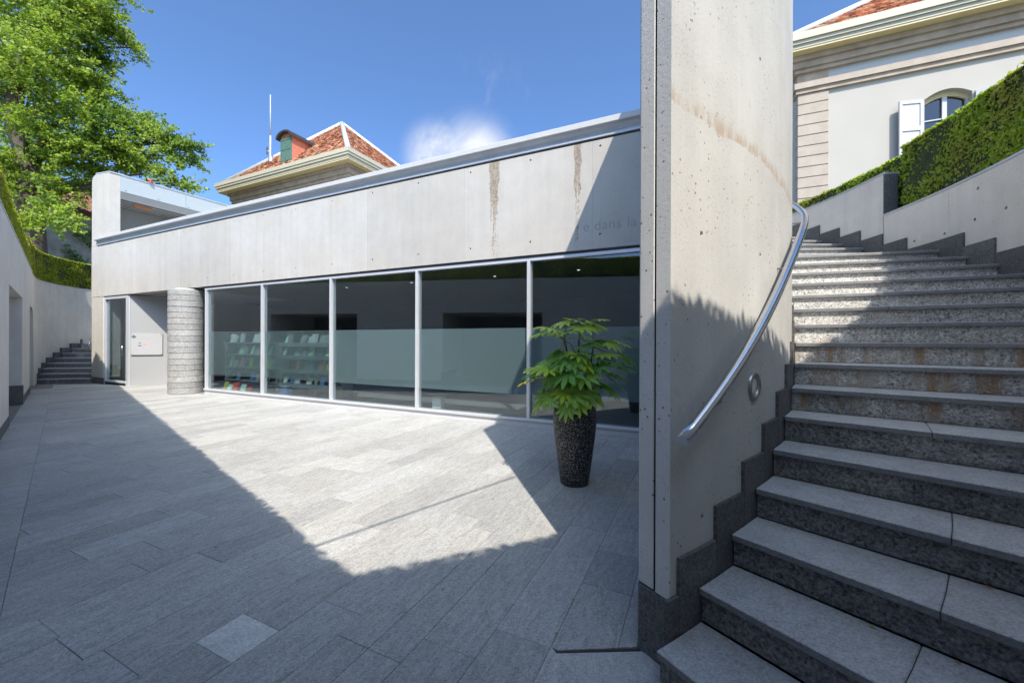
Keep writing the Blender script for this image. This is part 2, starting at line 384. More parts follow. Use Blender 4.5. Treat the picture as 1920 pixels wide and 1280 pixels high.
simple('kiosk_wall', (.22, .235, .24), .7, var=.05)
simple('red_plastic', (.75, .03, .02), .35)
simple('orange_sign', (.38, .12, .02), .5)
simple('soil', (.05, .035, .025), .95, var=.3, scale=30)
simple('terrain_soil', (.12, .13, .07), .95, var=.3, scale=.6)
simple('hedge_core', (.03, .045, .015), .95, var=.4, scale=9)
simple('stem_brown', (.12, .075, .045), .8, var=.25, scale=30)
simple('petiole', (.22, .28, .08), .55)
simple('cable_black', (.02, .02, .02), .6)
simple('post_wood', (.16, .12, .09), .9, var=.2)
simple('inscription_grey', (.31, .305, .30), .9, var=.1)
simple('plaque', (.43, .43, .44), .2, var=.01)
simple('mark_teal', (.05, .11, .13), .5); simple('mark_navy', (.05, .06, .13), .5); simple('mark_orange', (.75, .32, .22), .5); simple('mark_grey', (.45, .45, .46), .5); simple('mark_lilac', (.42, .43, .52), .5)
def lampmat():
    N, b = material('downlight_glow'); b.inputs['Emission Color'].default_value = (1, .93, .8, 1); b.inputs['Emission Strength'].default_value = 1.0
lampmat()
def tilemat():
    N, b = material('roof_tile')
    r = N.n('ShaderNodeNewGeometry').outputs['Random Per Island']; oi = N.n('ShaderNodeObjectInfo').outputs['Random']
    r = N.m('FRACT', N.m('ADD', r, oi))
    cr = N.n('ShaderNodeValToRGB'); N.set(cr.inputs[0], r); e = cr.color_ramp.elements
    cr.color_ramp.interpolation = 'CONSTANT'
    e[0].position = 0; e[0].color = (.56, .24, .13, 1); e[1].position = .3; e[1].color = (.64, .34, .21, 1)
    for p, c in ((.5, (.38, .15, .10)), (.68, (.68, .45, .31)), (.82, (.70, .56, .43)), (.92, (.12, .07, .05))):
        k = e.new(p); k.color = (*c, 1)
    c = N.mix(1.0, cr.outputs[0], N.gray(N.mr(N.noise(25, 4), .3, .7, .75, 1.2)), 'MULTIPLY')
    N.set(b.inputs['Base Color'], c); b.inputs['Roughness'].default_value = .85
tilemat()
def terrazzo():
    N, b = material('terrazzo'); v = N.voro(95, out='Color'); sep = N.n('ShaderNodeSeparateColor'); N.set(sep.inputs[0], v)
    dd = N.voro(95); k = N.m('MULTIPLY', N.ss(sep.outputs[0], .45, .5), N.ss(dd, .55, .35))
    c = N.mix(k, (.012, .012, .013), N.mix(sep.outputs[1], (.10, .10, .10), (.42, .40, .38)))
    N.set(b.inputs['Base Color'], c); b.inputs['Roughness'].default_value = .6; N.set(b.inputs['Normal'], N.bump(k, .4, .003))
terrazzo()
leafmat('leaf_tree', (.13, .23, .03), (.32, .41, .06), .45, .5, (.10, .19, .035), .35)
leafmat('leaf_hedge', (.20, .33, .045), (.42, .52, .07), .45, .6, (.33, .36, .09), 1.1)
leafmat('leaf_hedge_left', (.20, .29, .025), (.42, .46, .06), .42, .6, (.32, .30, .09), 1.4)
leafmat('leaf_ivy', (.08, .15, .025), (.18, .25, .045), .4, .5)
def fatsia():
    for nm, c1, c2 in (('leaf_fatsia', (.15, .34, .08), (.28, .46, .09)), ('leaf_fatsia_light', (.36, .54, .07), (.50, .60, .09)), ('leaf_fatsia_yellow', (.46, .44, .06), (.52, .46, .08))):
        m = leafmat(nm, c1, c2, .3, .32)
        N = NT(m.node_tree); b = m.node_tree.nodes['Principled BSDF']
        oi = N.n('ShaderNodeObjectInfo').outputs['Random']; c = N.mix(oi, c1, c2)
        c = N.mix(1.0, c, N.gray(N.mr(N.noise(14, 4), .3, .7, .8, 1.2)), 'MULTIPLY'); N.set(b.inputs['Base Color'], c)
fatsia()
glassmat('glass'); glassmat('glass_house', (.25, .3, .42)); glassmat('acrylic', (.9, .92, .93), .6); filmmat('film'); filmmat('film_thin', .30)

# ------------------------------------------------------------------ ground: terrain ring at street level, court floor, paving slabs
def half(poly, a, b, c):                                     # keep a*x+b*y>=c
    out = []
    for i in range(len(poly)):
        p, q = poly[i], poly[(i + 1) % len(poly)]; fp_, fq = a * p[0] + b * p[1] - c, a * q[0] + b * q[1] - c
        if fp_ >= 0: out.append(p)
        if fp_ * fq < 0: t = fp_ / (fp_ - fq); out.append((p[0] + (q[0] - p[0]) * t, p[1] + (q[1] - p[1]) * t))
    return out
def terrain():
    out = [ct(a, 8.75, 0).xy for a in range(-74, 31, 4)]
    out += [fp(-5, 1.5, 0).xy, fp(-5, 9, 0).xy, fp(20.4, 9, 0).xy, Vector((-17.2, 21.5)), Vector((-18.6, 20)), Vector((-18.75, 17)), Vector((-18.3, 15.6)), Vector((-17.4, 14.2))]
    out += [lw(t, -.55, 0).xy for t in (9.2, 6, 3, 0, -3, -6, -8.5, -10.4)]
    c0 = Vector((-4, 6.5)); ring = []
    for k in range(240):
        a = 2 * math.pi * k / 240; dr = Vector((math.cos(a), math.sin(a))); best = 0
        for i in range(len(out)):
            p, q = out[i] - c0, out[(i + 1) % len(out)] - c0; e = q - p
            den = dr.x * e.y - dr.y * e.x
            if abs(den) < 1e-9: continue
            t = (p.x * e.y - p.y * e.x) / den; u = (p.x * dr.y - p.y * dr.x) / den
            if t > 0 and -1e-6 <= u <= 1 + 1e-6: best = max(best, t)
        ring.append((dr, best))
    mb = MB()
    mb.sweep([[(*(c0 + d * r), 3.4) for d, r in ring], [(*(c0 + d * (r + 2)), 3.42) for d, r in ring], [(*(c0 + d * 60), 3.45) for d, r in ring], [(*(c0 + d * 1500), 3.45) for d, r in ring]], True, False)
    mb.build('terrain', M['terrain_soil'], kind='structure')
terrain()
court = MB().prism([(-24, -2), (9, -2), (9, 14), (-24, 24)], -.30, -.012).build('courtyard_ground', M['mortar'], kind='structure')
ZN = Vector((.878, .478)); ZP = Vector((.22, 2.0))           # the stair-foot zone lies on the +ZN side of the line through ZP
def slab(poly, zt, mat, parent, name='paving_slab'):
    if len(poly) < 3: return
    cx = sum(p[0] for p in poly) / len(poly); cy = sum(p[1] for p in poly) / len(poly)
    def ins(k):
        out = []
        n = len(poly)
        for i in range(n):
            p0, p1, p2 = Vector(poly[i - 1]), Vector(poly[i]), Vector(poly[(i + 1) % n])
            e1 = (p1 - p0); e2 = (p2 - p1)
            if e1.length < 1e-5 or e2.length < 1e-5: out.append(p1); continue
            e1.normalize(); e2.normalize(); n1 = Vector((-e1.y, e1.x)); n2 = Vector((-e2.y, e2.x)); bis = n1 + n2
            if bis.length < 1e-4: out.append(p1); continue
            bis /= max(.35, bis.dot(n1)); out.append(p1 + bis * k)
        return out
    area = sum(poly[i][0] * poly[(i + 1) % len(poly)][1] - poly[(i + 1) % len(poly)][0] * poly[i][1] for i in range(len(poly)))
    if abs(area) < .004: return
    if area < 0: poly = poly[::-1]
    a = ins(.0010); b = ins(.0028); n = len(poly); mb = MB()
    mb.sweep([[(p.x, p.y, -.011) for p in a], [(p.x, p.y, zt - .0018) for p in a], [(p.x, p.y, zt) for p in b]])
    o = mb.build(name, mat, parent, loc=None)
    return o
def paving():
    root = tag(thing('courtyard_paving', None, None, (0, 0, 0)), kind='structure')
    s = .68 - .31 * 5; ws = [.31, .31, .31, .21, .31, .31, .36, .31, .31, .26, .31, .31]; k = 0
    cnt = 0; r = random.Random(3)
    while s < 21.5:
        w = ws[(k + 7) % len(ws)] if s > .3 else .31
        if abs(s - 1.3) < .02: w = .21
        pale = s <= 2.03 < s + w; n = -1.6 + r.random() * .8 if not pale else -.72; j_ = 0
        while n < 9.6:
            j_ += 1
            L = r.choice([.62, .78, .95, 1.15, 1.35]) * (1 if s < 6 else 1.15)
            if s < .66: L = r.choice([.3, .45, .6])
            if pale and j_ < 4: L = (.9, .98, .24)[j_ - 1]
            poly = [(D.x * a + NRM.x * b, D.y * a + NRM.y * b) for a, b in ((s, n), (s + w, n), (s + w, n + L), (s, n + L))]
            n += L
            c = Vector((sum(p[0] for p in poly) / 4, sum(p[1] for p in poly) / 4))
            if c.y < 1.1 or abs(c.x) > 1.42 * c.y + .6: continue
            poly = half(poly, -NRM.x, -NRM.y, -(FC + (1.7 if 13.1 < c.dot(D) < 17.5 else .01))) if c.dot(D) < 19.9 else poly
            poly = half(poly, WN.x, WN.y, WN.dot(WA) + .42)
            poly = half(poly, .07, -1, -14.9 + .07 * 0) if c.x < -14 else poly
            poly = half(poly, 1, 0, -16.9)
            if c.x > 0:
                poly = half(poly, .93, -.37, -99)
                # pillar and stair side
                poly = half(poly, -.93, .37, -(.93 * .6486 - .37 * 2.026) + .004)
                if c.y < 2.6: poly = half(poly, -ZN.x, -ZN.y, -(ZN.dot(ZP))) if (c - ZP).dot(Vector((.06, -1))) > 0 else half(poly, -.054, .999, -.054 * .22 + .999 * 2.004)
            if len(poly) > 2 and slab(poly, r.uniform(-.0012, .0012), M['paving_pale' if pale and j_ == 3 else 'paving'], root): cnt += 1
        s += w; k += 1
    # border course along the left wall
    t = -8.6
    while t < 8.6:
        L = r.choice([.8, 1.0, 1.2]); q = [lw(t, .0, 0).xy, lw(t + L, .0, 0).xy, lw(t + L, .42, 0).xy, lw(t, .42, 0).xy]
        if q[0].y > 1.2: slab([tuple(p) for p in q][::-1], r.uniform(-.001, .001), M['paving'], root); cnt += 1
        t += L
    # stair-foot slabs
    a, b = ci(.98, RI - .04, 0).xy, ci(.98, 8.3, 0).xy
    A0 = Vector((.22, 1.985)); A1 = Vector((.645, 2.005)); e = Vector((.478, -.878))
    for k0, k1 in ((0, .9), (.9, 1.9), (1.9, 2.9)):
        P = [A0 + e * k0, A0 + e * k1, a.lerp(b, min(1, k1 / 2.17)), a.lerp(b, k0 / 2.17)]
        if k0 == 0: P = [A0, A0 + e * k1, a.lerp(b, k1 / 2.17), Vector((.772, 1.905)), Vector((.655, 2.0))]
        slab([tuple(p) for p in P], .0, M['tread_stone'], root)
    MB().hexa([Vector((.20, 1.988, -.011)), Vector((.65, 2.006, -.011)), Vector((.65, 2.022, -.011)), Vector((.20, 2.002, -.011))], [Vector((.20, 1.988, -.004)), Vector((.65, 2.006, -.004)), Vector((.65, 2.022, -.004)), Vector((.20, 2.002, -.004))]).build('slot_drain', M['slot_metal'], root)
    print('slabs', cnt)
paving()

# ------------------------------------------------------------------ curved granite stair
def stair():
    root = thing('granite_stair', 'curved dark granite stair climbing between the concrete pillar and the hedge wall', 'stair', ci(1, 7.2, 0))
    r = random.Random(5)
    def ix(k): return k if k <= 16 else k + 1.1
    for k in range(1, 25):
        a0, a1 = ix(k), ix(k + 1) if k < 24 else ix(k) + 4
        z = k * RISE; ri, ro = RI + .012, RO - .012
        cuts = [ri, ro] if r.random() < .25 else [ri, ri + (ro - ri) * r.choice([.36, .5, .62, .44]), ro]
        if k in (2, 6): cuts = [ri, ri + .72, ro]
        if k == 4: cuts = [ri, ri + .78, ro]
        for q0, q1 in zip(cuts, cuts[1:]):
            q0 += .0015; q1 -= .0015; mb = MB(); n = 2 if a1 - a0 < 1.5 else 4
            rings = []
            for i in range(n + 1):
                a = a0 - .085 + (a1 - a0 + .05) * i / n
                rings.append([ci(a, q0, z - .036), ci(a, q1, z - .036), ci(a, q1, z), ci(a, q0, z)])
            to = mb.sweep(rings).build('tread', M['tread_stone'], root, bevel=.004); to.data.materials.append(M['tread_edge_shade'])
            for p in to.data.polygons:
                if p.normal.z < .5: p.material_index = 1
        cuts = [ri, ri + (ro - ri) * r.choice([.3, .45, .55, .7]), ro]
        for q0, q1 in zip(cuts, cuts[1:]):
            q0 += .001; q1 -= .001
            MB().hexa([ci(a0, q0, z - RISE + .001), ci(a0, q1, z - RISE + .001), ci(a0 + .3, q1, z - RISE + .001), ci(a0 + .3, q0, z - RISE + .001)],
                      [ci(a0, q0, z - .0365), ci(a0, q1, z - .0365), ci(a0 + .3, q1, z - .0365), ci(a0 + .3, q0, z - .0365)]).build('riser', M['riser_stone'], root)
    # stepped skirting, one block for each step on both walls
    for k in range(1, 25):
        a0 = ix(k) - .55; a1 = ix(k + 1) - .55
        if k == 1: a0 = 1.16
        for i, (Ra, Rb, zt, b0, b1) in enumerate(((RI - .0125, RI - .004, k * RISE + .18, a0, a1), (RO - .012, RO + .0, k * RISE + .13, ix(k) - .9, ix(k + 1) - .9))):
            zb = max(.0, (k - 1.4) * RISE); n = 2 if b1 - b0 < 1.5 else 4
            rings = [[ci(b0 + .012 + (b1 - b0 - .012) * j / n, R, z) for R, z in ((Ra + (.001 if i == 0 else -.012), zb), (Rb + .012 * (1 - i), zb), (Rb + .012 * (1 - i), zt), (Ra + (.001 if i == 0 else -.012), zt))] for j in range(n + 1)]
            MB().sweep(rings).build('skirting_block', M['skirting_stone'], root)
stair()

# ------------------------------------------------------------------ pillar wall (inner wall of the stair) with handrail and step light
PH = 6.55
def pillar():
    RW = RI - .012; ub = (1257 - 960) / F_PX; a_ = ub * ub + 1; b_ = -2 * (ub * CC.x + CC.y); c_ = CC.length_squared - RW * RW; tb = (-b_ - math.sqrt(b_ * b_ - 4 * a_ * c_)) / (2 * a_)
    A = Vector((.6486, 2.026)); B = Vector((ub * tb, tb)); e = Vector((.3697, .9292))
    root = thing('pillar_wall', 'tall board-smooth concrete pillar wall with a vertical joint and drilled tie holes', 'wall', (A.x, A.y, 0))
    u = (B - A).normalized(); w = (B - A).length; zb = .335
    g0, g1 = .092, .102                                        # the vertical joint in the end face
    far = A + e * 4.45
    q = u * g0
    # left leaf: long thin wall facing the court
    mb = MB(); mb.prism([tuple(A), tuple(A + q), tuple(far + q), tuple(far)], zb, PH); o = mb.build('wall_leaf', M['concrete_end'], root, bevel=.006)
    # main body: from the joint round the curved face
    th0 = math.degrees(math.atan2(B.y - CC.y, B.x - CC.x))
    arcp = [ct(a, RW, 0).xy for a in np.arange(th0, 12, .75)]
    poly = [tuple(A + u * g1), tuple(B)] + [tuple(p) for p in arcp[1:]] + [tuple(far + u * g1 + e * .0)]
    body = MB().prism(poly, zb, PH).build('curved_wall', M['concrete_pillar'], root)
    body.data.materials.append(M['concrete_end'])
    for p in body.data.polygons:
        c = p.center + Vector((A.x, A.y, 0)); m_ = (A + B) / 2
        if (Vector((c.x, c.y)) - m_).length < .1 and abs(p.normal.dot(Vector((B.y - A.y, A.x - B.x, 0)).normalized())) > .95: p.material_index = 1
    cut_mb = MB()
    for x, y in ((1315, 438), (1425, 478), (1317, 968), (1424, 112), (1310, -40)):
        u_ = (x - 960) / F_PX                                     # tie holes on the curved face
        a_ = u_ * u_ + 1; b_ = -2 * (u_ * CC.x + CC.y); c_ = CC.length_squared - RW * RW
        t = (-b_ - math.sqrt(b_ * b_ - 4 * a_ * c_)) / (2 * a_); p = px(x, y, t)
        rad = Vector((p.x - CC.x, p.y - CC.y, 0)).normalized()
        cut_mb.tube([p + rad * .03, p - rad * .004, p - rad * .05], [.016, .013, .010], 16)
    cut(body, cut_mb)
    MB().prism([tuple(A + u * g0 + e * .02), tuple(A + u * g1 + e * .02), tuple(A + u * g1 + e * .05), tuple(A + u * g0 + e * .05)], zb, PH).build('joint_filler', M['gasket'], root)
    MB().prism([tuple(A + u * (g0 + .0005) + e * .012), tuple(A + u * (g0 + .003) + e * .012), tuple(A + u * (g0 + .003) + e * .019), tuple(A + u * (g0 + .0005) + e * .019)], 2.78, PH).build('joint_strip', M['steel'], root)
    nrm = Vector((-u.y, u.x)) * -1
    if nrm.y > 0: nrm = -nrm
    # granite foot
    MB().prism([tuple(A + nrm * .004 - u * .0), tuple(B + nrm * .004 - u * .012), tuple(B - u * .012 + e * .02), tuple(A + e * .02)], -.01, zb - .006).build('base_block', M['skirting_stone'], root, bevel=.002)
    MB().prism([tuple(A + e * .022), tuple(A + q + u * .05 + e * .022), tuple(far + q), tuple(far)], -.01, zb - .001).build('base_core', M['skirting_stone'], root)
    rings = [[ct(a, R, z) for R, z in ((RI - .09, -.01), (RI - .002, -.01), (RI - .002, zb - .002), (RI - .09, zb - .002))] for a in np.arange(th0 + .25, 11, 1.5)]
    MB().sweep(rings).build('base_course', M['skirting_stone'], root)
    # handrail: one bent stainless tube on brackets
    hr = thing('handrail', 'brushed stainless steel tube handrail bending up round the concrete pillar wall', 'handrail', ci(1.2, RI + .075, 1.17))
    kk = np.array([1.2, 2.04, 2.95, 3.86, 4.8, 5.6, 6.71, 8.5, 10.4, 12, 16, 25]); zk = np.array([1.112, 1.29, 1.495, 1.715, 1.95, 2.14, 2.36, 2.62, 2.86, 3.08, 3.7, 5.1])
    kd = np.arange(0, 27, .05); zd = np.interp(kd, kk, zk); zd[kd < 1.2] = 1.112 + (kd[kd < 1.2] - 1.2) * .215; zd = np.convolve(np.pad(zd, 30, mode='edge'), np.ones(31) / 31, 'same')[30:-30]; rz = lambda k: float(np.interp(k, kd, zd))
    pts = [ci(k, RI + .078, rz(k)) for k in np.arange(1.2, 25, .25)]
    cap = MB().tube(pts, .0262, 24).build('rail', M['steel'], hr, smooth=True)
    for p in cap.data.polygons:
        if len(p.vertices) > 4: p.use_smooth = False
    for k in (2.15, 5.6, 9.3, 12.8, 16.4, 20):
        z = rz(k)
        MB().tube([ci(k, RI + .078, z - .024), ci(k, RI + .078, z - .06), ci(k, RI + .06, z - .075), ci(k, RI - .024, z - .075)], .006, 8).build('bracket', M['steel_dark'], hr, smooth=True)
    # step light
    p = ct(-49.3, RW, 1.285); rad = Vector((p.x - CC.x, p.y - CC.y, 0)).normalized()
    sl = thing('step_light', 'round steel recessed step light set in the concrete beside the handrail', 'light', p)
    tx = Vector((-rad.y, rad.x, 0)); up = Vector((0, 0, 1))
    def ring(r, o, n=32): return [p + rad * o + (tx * math.cos(2 * math.pi * i / n) + up * math.sin(2 * math.pi * i / n)) * r for i in range(n)]
    MB().sweep([ring(.087, -.004), ring(.087, .010), ring(.078, .017), ring(.062, .014), ring(.058, .001), ring(.058, -.004)], True, False).build('ring', M['steel_dark'], sl, smooth=True)
    MB().sweep([ring(.060, -.004), ring(.060, .003), ring(.03, .006), ring(.002, .007)], True, True).build('lens', M['lens'], sl, smooth=True)
pillar()

# ------------------------------------------------------------------ outer walls
def outer():
    root = thing('hedge_wall', 'curved concrete wall with a zinc coping and a step, right of the stair', 'wall', ct(-20, RO, 0))
    o = MB().arc(-72.6, -6.4, [(RO, 0), (RO + .2, 0), (RO + .2, 3.5), (RO, 3.5)], .75).build('low_wall', M['concrete_wall'], root)
    c = MB()
    for th, z in ((-13.6, 2.95), (-16.7, 3.0), (-19.6, 3.0), (-10.2, 2.98), (-17, 3.35)):
        p, q = ct(th, RO - .02, z), ct(th, RO + .05, z); c.tube([p, q], .02, 14)
    cut(o, c)
    MB().arc(-72.6, -6.4, [(RO - .008, 3.502), (RO + .208, 3.502), (RO + .208, 3.53), (RO - .008, 3.53)], .75).build('coping', M['coping_zinc'], root)
    MB().arc(-6.3, 29, [(RO, 0), (RO + .2, 0), (RO + .2, 4.15), (RO, 4.15)], .75).build('high_wall', M['concrete_wall'], root)
    MB().arc(-6.42, 29, [(RO - .008, 4.152), (RO + .208, 4.152), (RO + .208, 4.18), (RO - .008, 4.18)], .75).build('coping', M['coping_zinc'], root)
    MB().arc(-6.398, -6.302, [(RO + .004, 3.532), (RO + .2, 3.532), (RO + .2, 4.15), (RO + .004, 4.15)], .05).build('end_slab', M['skirting_stone'], root)
    # left wall with deep openings
    lr = thing('garden_wall', 'long concrete wall with deep rectangular openings along the left of the court', 'wall', lw(0, 0, 0))
    ops = [(-5.25, -1.75), (1.5, 5.03), (8.28, 8.9)]
    edges = [-10.72, -5.25, -1.75, 1.5, 5.03, 8.28]
    for t0, t1 in ((-10.72, -5.25), (-1.75, 1.5), (5.03, 8.28)):
        MB().lbox(t0, t1, -2.6, 0, .17, 2.55).build('pier', M['concrete_wall'], lr)
        MB().lbox(t0, t1, -.3, .012, -.01, .166).build('skirting', M['skirting_stone'], lr)
        if t1 < 9: MB().lbox(t0 - .012, t0 + .05, -1.6, .02, -.01, .46).build('jamb_block', M['skirting_stone'], lr) if t0 > -10 else None
    o = MB().lbox(-10.72, 9.4, -2.6, 0, 2.553, 3.67).build('lintel', M['concrete_wall'], lr)
    c = MB()
    for t in (-.6, .6, 2.2, 3.5, 6.0, 7.2): c.tube([lw(t, .02, 2.95), lw(t, -.04, 2.95)], .017, 12)
    cut(o, c)
    MB().lbox(-10.72, 9.4, -3.4, -2.62, -.01, 3.67).build('rear_wall', M['interior_wall'], lr)
    MB().lbox(-10.72, 9.4, -.24, .008, 3.672, 3.70).build('coping', M['coping_zinc'], lr)
    # curved end beside the far stair
    cv = [(-14.68, 12.15), (-15.0, 12.44), (-15.9, 13.22), (-16.7, 14.0), (-17.2, 14.65), (-17.5, 15.2), (-17.75, 15.7), (-17.86, 16.05), (-18.0, 16.6), (-18.04, 17.1), (-18.0, 17.8), (-17.85, 18.6), (-17.4, 19.6), (-16.6, 20.6)]
    cv = [Vector(p) for p in cv]; fine = []
    for i in range(len(cv) - 1):
        p0, p1, p2, p3 = cv[max(0, i - 1)], cv[i], cv[i + 1], cv[min(len(cv) - 1, i + 2)]
        for t in (0, .25, .5, .75):
            fine.append(.5 * ((2 * p1) + (p2 - p0) * t + (2 * p0 - 5 * p1 + 4 * p2 - p3) * t * t + (3 * p1 - p0 - 3 * p2 + p3) * t ** 3))
    fine.append(cv[-1])
    def nr(i):
        t = (fine[min(i + 1, len(fine) - 1)] - fine[max(0, i - 1)]).normalized(); return Vector((-t.y, t.x))
    wr = thing('far_curved_wall', 'curved pale concrete wall behind the far stair at the left end', 'wall', (*fine[8], 0))
    st = 0                                             # the wall begins beyond the second opening
    rings = []; rc = []
    for i in range(st, len(fine)):
        p = fine[i]; q = p + nr(i) * .3
        lo = 2.553 if i < 9 else 0
        rings.append([(*p, lo), (*q, lo), (*q, 3.668), (*p, 3.668)]); p2 = p - nr(i) * .008
        rc.append([(*p2, 3.67), (*q, 3.67), (*q, 3.70), (*p2, 3.70)])
    MB().sweep(rings[9:]).build('wall', M['concrete_wall'], wr)
    MB().sweep(rings[2:10] if len(rings) > 10 else rings).build('lintel', M['concrete_wall'], wr)
    MB().sweep(rc[2:]).build('coping', M['coping_zinc'], wr)
    MB().lbox(8.28, 12.2, -2.9, -2.62, -.01, 2.55).build('niche_back', M['interior_wall'], wr)
    for k in (.8, 1.9, 3.0):
        i = 14 + int(k * 4)
    # far stair
    fs = thing('far_stair', 'short flight of dark granite steps below the curved wall at the far left', 'stair', (-16.5, 14.2, 0))
    xs = [70, 72, 78.5, 87, 100, 115, 133, 150, 166, 180]; Ys = [14.0, 14.12, 14.4, 14.75, 15.15, 15.6, 16.08, 16.6, 17.1, 17.6]
    for k in range(1, 10):
        Aa = Vector(((xs[k - 1] - 960) / F_PX * Ys[k - 1], Ys[k - 1])); A2 = Vector(((xs[k] - 960) / F_PX * Ys[k], Ys[k]))
        a = math.radians(15 - 1.5 * k); dv = Vector((math.cos(a), math.sin(a))); a2 = math.radians(13.5 - 1.5 * k); dv2 = Vector((math.cos(a2), math.sin(a2)))
        W = 1.52 if k < 3 else 1.75
        z = k * .1735
        P = [Aa - dv * .25, Aa + dv * W, A2 + dv2 * (W + .05) + Vector((0, .1)), A2 - dv2 * .25 + Vector((0, .1))]
        MB().hexa([(*p, z - .035) for p in P], [(*p, z) for p in P]).build('tread', M['tread_stone'], fs)
        P2 = [Aa - dv * .25 + Vector((0, .02)), Aa + dv * W + Vector((0, .02)), Aa + dv * W + Vector((0, .1)), Aa - dv * .25 + Vector((0, .1))]
        MB().hexa([(*p, max(-.01, z - .1735)) for p in P2], [(*p, z - .036) for p in P2]).build('riser', M['riser_stone'], fs)
        S = [Aa - dv * .06, Aa + dv * .03, A2 + dv2 * .03, A2 - dv2 * .06]
        if k < 9: MB().hexa([(*p, z - .15) for p in S], [(*p, z + .2) for p in S]).build('skirting_block', M['skirting_stone'], fs)
    r2 = thing('far_handrail', 'short bent steel handrail beside the far stair', 'handrail', px(170, 650, 14.6))
    MB().tube([px(166, 656, 14.7), px(167, 646, 14.7), px(169, 637, 14.8), px(173, 632, 15.0)], .025, 10).build('rail', M['steel'], r2, smooth=True)
outer()

# ------------------------------------------------------------------ hedges
def hedge(name, label, path, thick, z0, z1, leaf, size, dens, cat='hedge', seed=1, zf=None, wob=.05):
    """path: list of (inner point xy, outward unit normal); clipped box hedge with leaf faces"""
    root = thing(name, label, cat, (*path[len(path) // 2][0], z0))
    rings = []
    Z1 = [zf(i / (len(path) - 1)) if zf else z1 for i in range(len(path))]
    for (p, n), zt in zip(path, Z1):
        q = p + n * .045; w = p + n * (thick - .04)
        rings.append([(*q, z0), (*w, z0), (*w, zt - .02), (*q, zt - .02)])
    MB().sweep(rings).build('branches', M['hedge_core'], root)
    g = np.random.default_rng(seed); cen = []; nrm = []
    for (p, n), (p2, n2), za, zb in zip(path, path[1:], Z1, Z1[1:]):
        L = (p2 - p).length; z1 = (za + zb) / 2
        for face, h in ((0, z1 - z0), (1, thick), (2, z1 - z0)):
            k = int(L * h * dens * (1 if face != 2 else .35))
            if k < 1: continue
            t = g.random(k); u = g.random(k)
            P = np.outer(1 - t, p) + np.outer(t, p2); zc = za + (zb - za) * t - z1; Nn = np.tile(np.array(n), (k, 1))
            if face == 0:
                z = z0 + u * (h + zc - .02)
                dep = .02 + .05 * g.random(k) + wob * np.sin(P[:, 0] * 5.1 + z * 4) * np.sin(P[:, 1] * 4.3 + z * 2.2) * .6
                xy = P + Nn * dep[:, None]; nn = np.column_stack([-Nn, .35 * np.ones(k)])
            elif face == 1:
                xy = P + Nn * (u * h)[:, None]; z = zc + z1 - .03 + .03 * g.random(k) + .02 * np.sin(P[:, 0] * 3) ; nn = np.column_stack([-Nn * .2, np.ones(k)])
            else:
                z = z0 + u * (h + zc); xy = P + Nn * (h * 0 + thick - .04 * g.random(k))[:, None]; nn = np.column_stack([Nn, .2 * np.ones(k)])
            cen.append(np.column_stack([xy, z])); nrm.append(nn + g.normal(scale=.75, size=(k, 3)))
    cen = np.vstack(cen); nrm = np.vstack(nrm)
    leaf_mesh('foliage', cen, nrm, size * (.6 + .8 * g.random(len(cen))), leaf, root)
    return root
def arcpath(a0, a1, R, st=2.0):
    return [(ct(a, R, 0).xy, Vector((math.cos(math.radians(a)), math.sin(math.radians(a))))) for a in np.arange(a0, a1 + .01, st)]
hedge('clipped_hedge', 'clipped green hedge sloping up the right edge above the concrete stair wall', arcpath(-74.2, -7.7, 8.43, .95), .75, 3.51, 4.53, M['leaf_hedge'], .026, 2600, seed=3, zf=lambda f: 4.50 + .33 * min(1, max(0, (.82 - f) / .42)))
hedge('clipped_hedge', 'thin low strip of clipped hedge beyond the granite end slab, below the white house', arcpath(-6.3, 29, 8.585),   .65, 3.45, 4.46, M['leaf_hedge'], .028, 2000, seed=4)
hedge('clipped_hedge', 'tall clipped hedge at the left edge above the long concrete wall', [(lw(t, -.03, 0).xy, -WN) for t in np.arange(-10.9, 8.7, .5)], .75, 3.68, 4.35, M['leaf_hedge_left'], .03, 2000, seed=5)
def farhedge():
    cv = [(-14.9, 12.3), (-15.9, 13.2), (-16.7, 14.0), (-17.2, 14.65), (-17.5, 15.2), (-17.86, 16.05), (-18.04, 17.1), (-18.0, 17.8), (-17.85, 18.6), (-17.4, 19.6)]
    cv = [Vector(p) for p in cv]; path = []
    for i, p in enumerate(cv):
        t = (cv[min(i + 1, len(cv) - 1)] - cv[max(0, i - 1)]).normalized(); n = Vector((-t.y, t.x)); path.append((p + n * .03, n))
    hedge('clipped_hedge', 'bright green clipped hedge on top of the far curved wall under the tree', path, .8, 3.69, 4.76, M['leaf_hedge_left'], .035, 1900, seed=6)
farhedge()

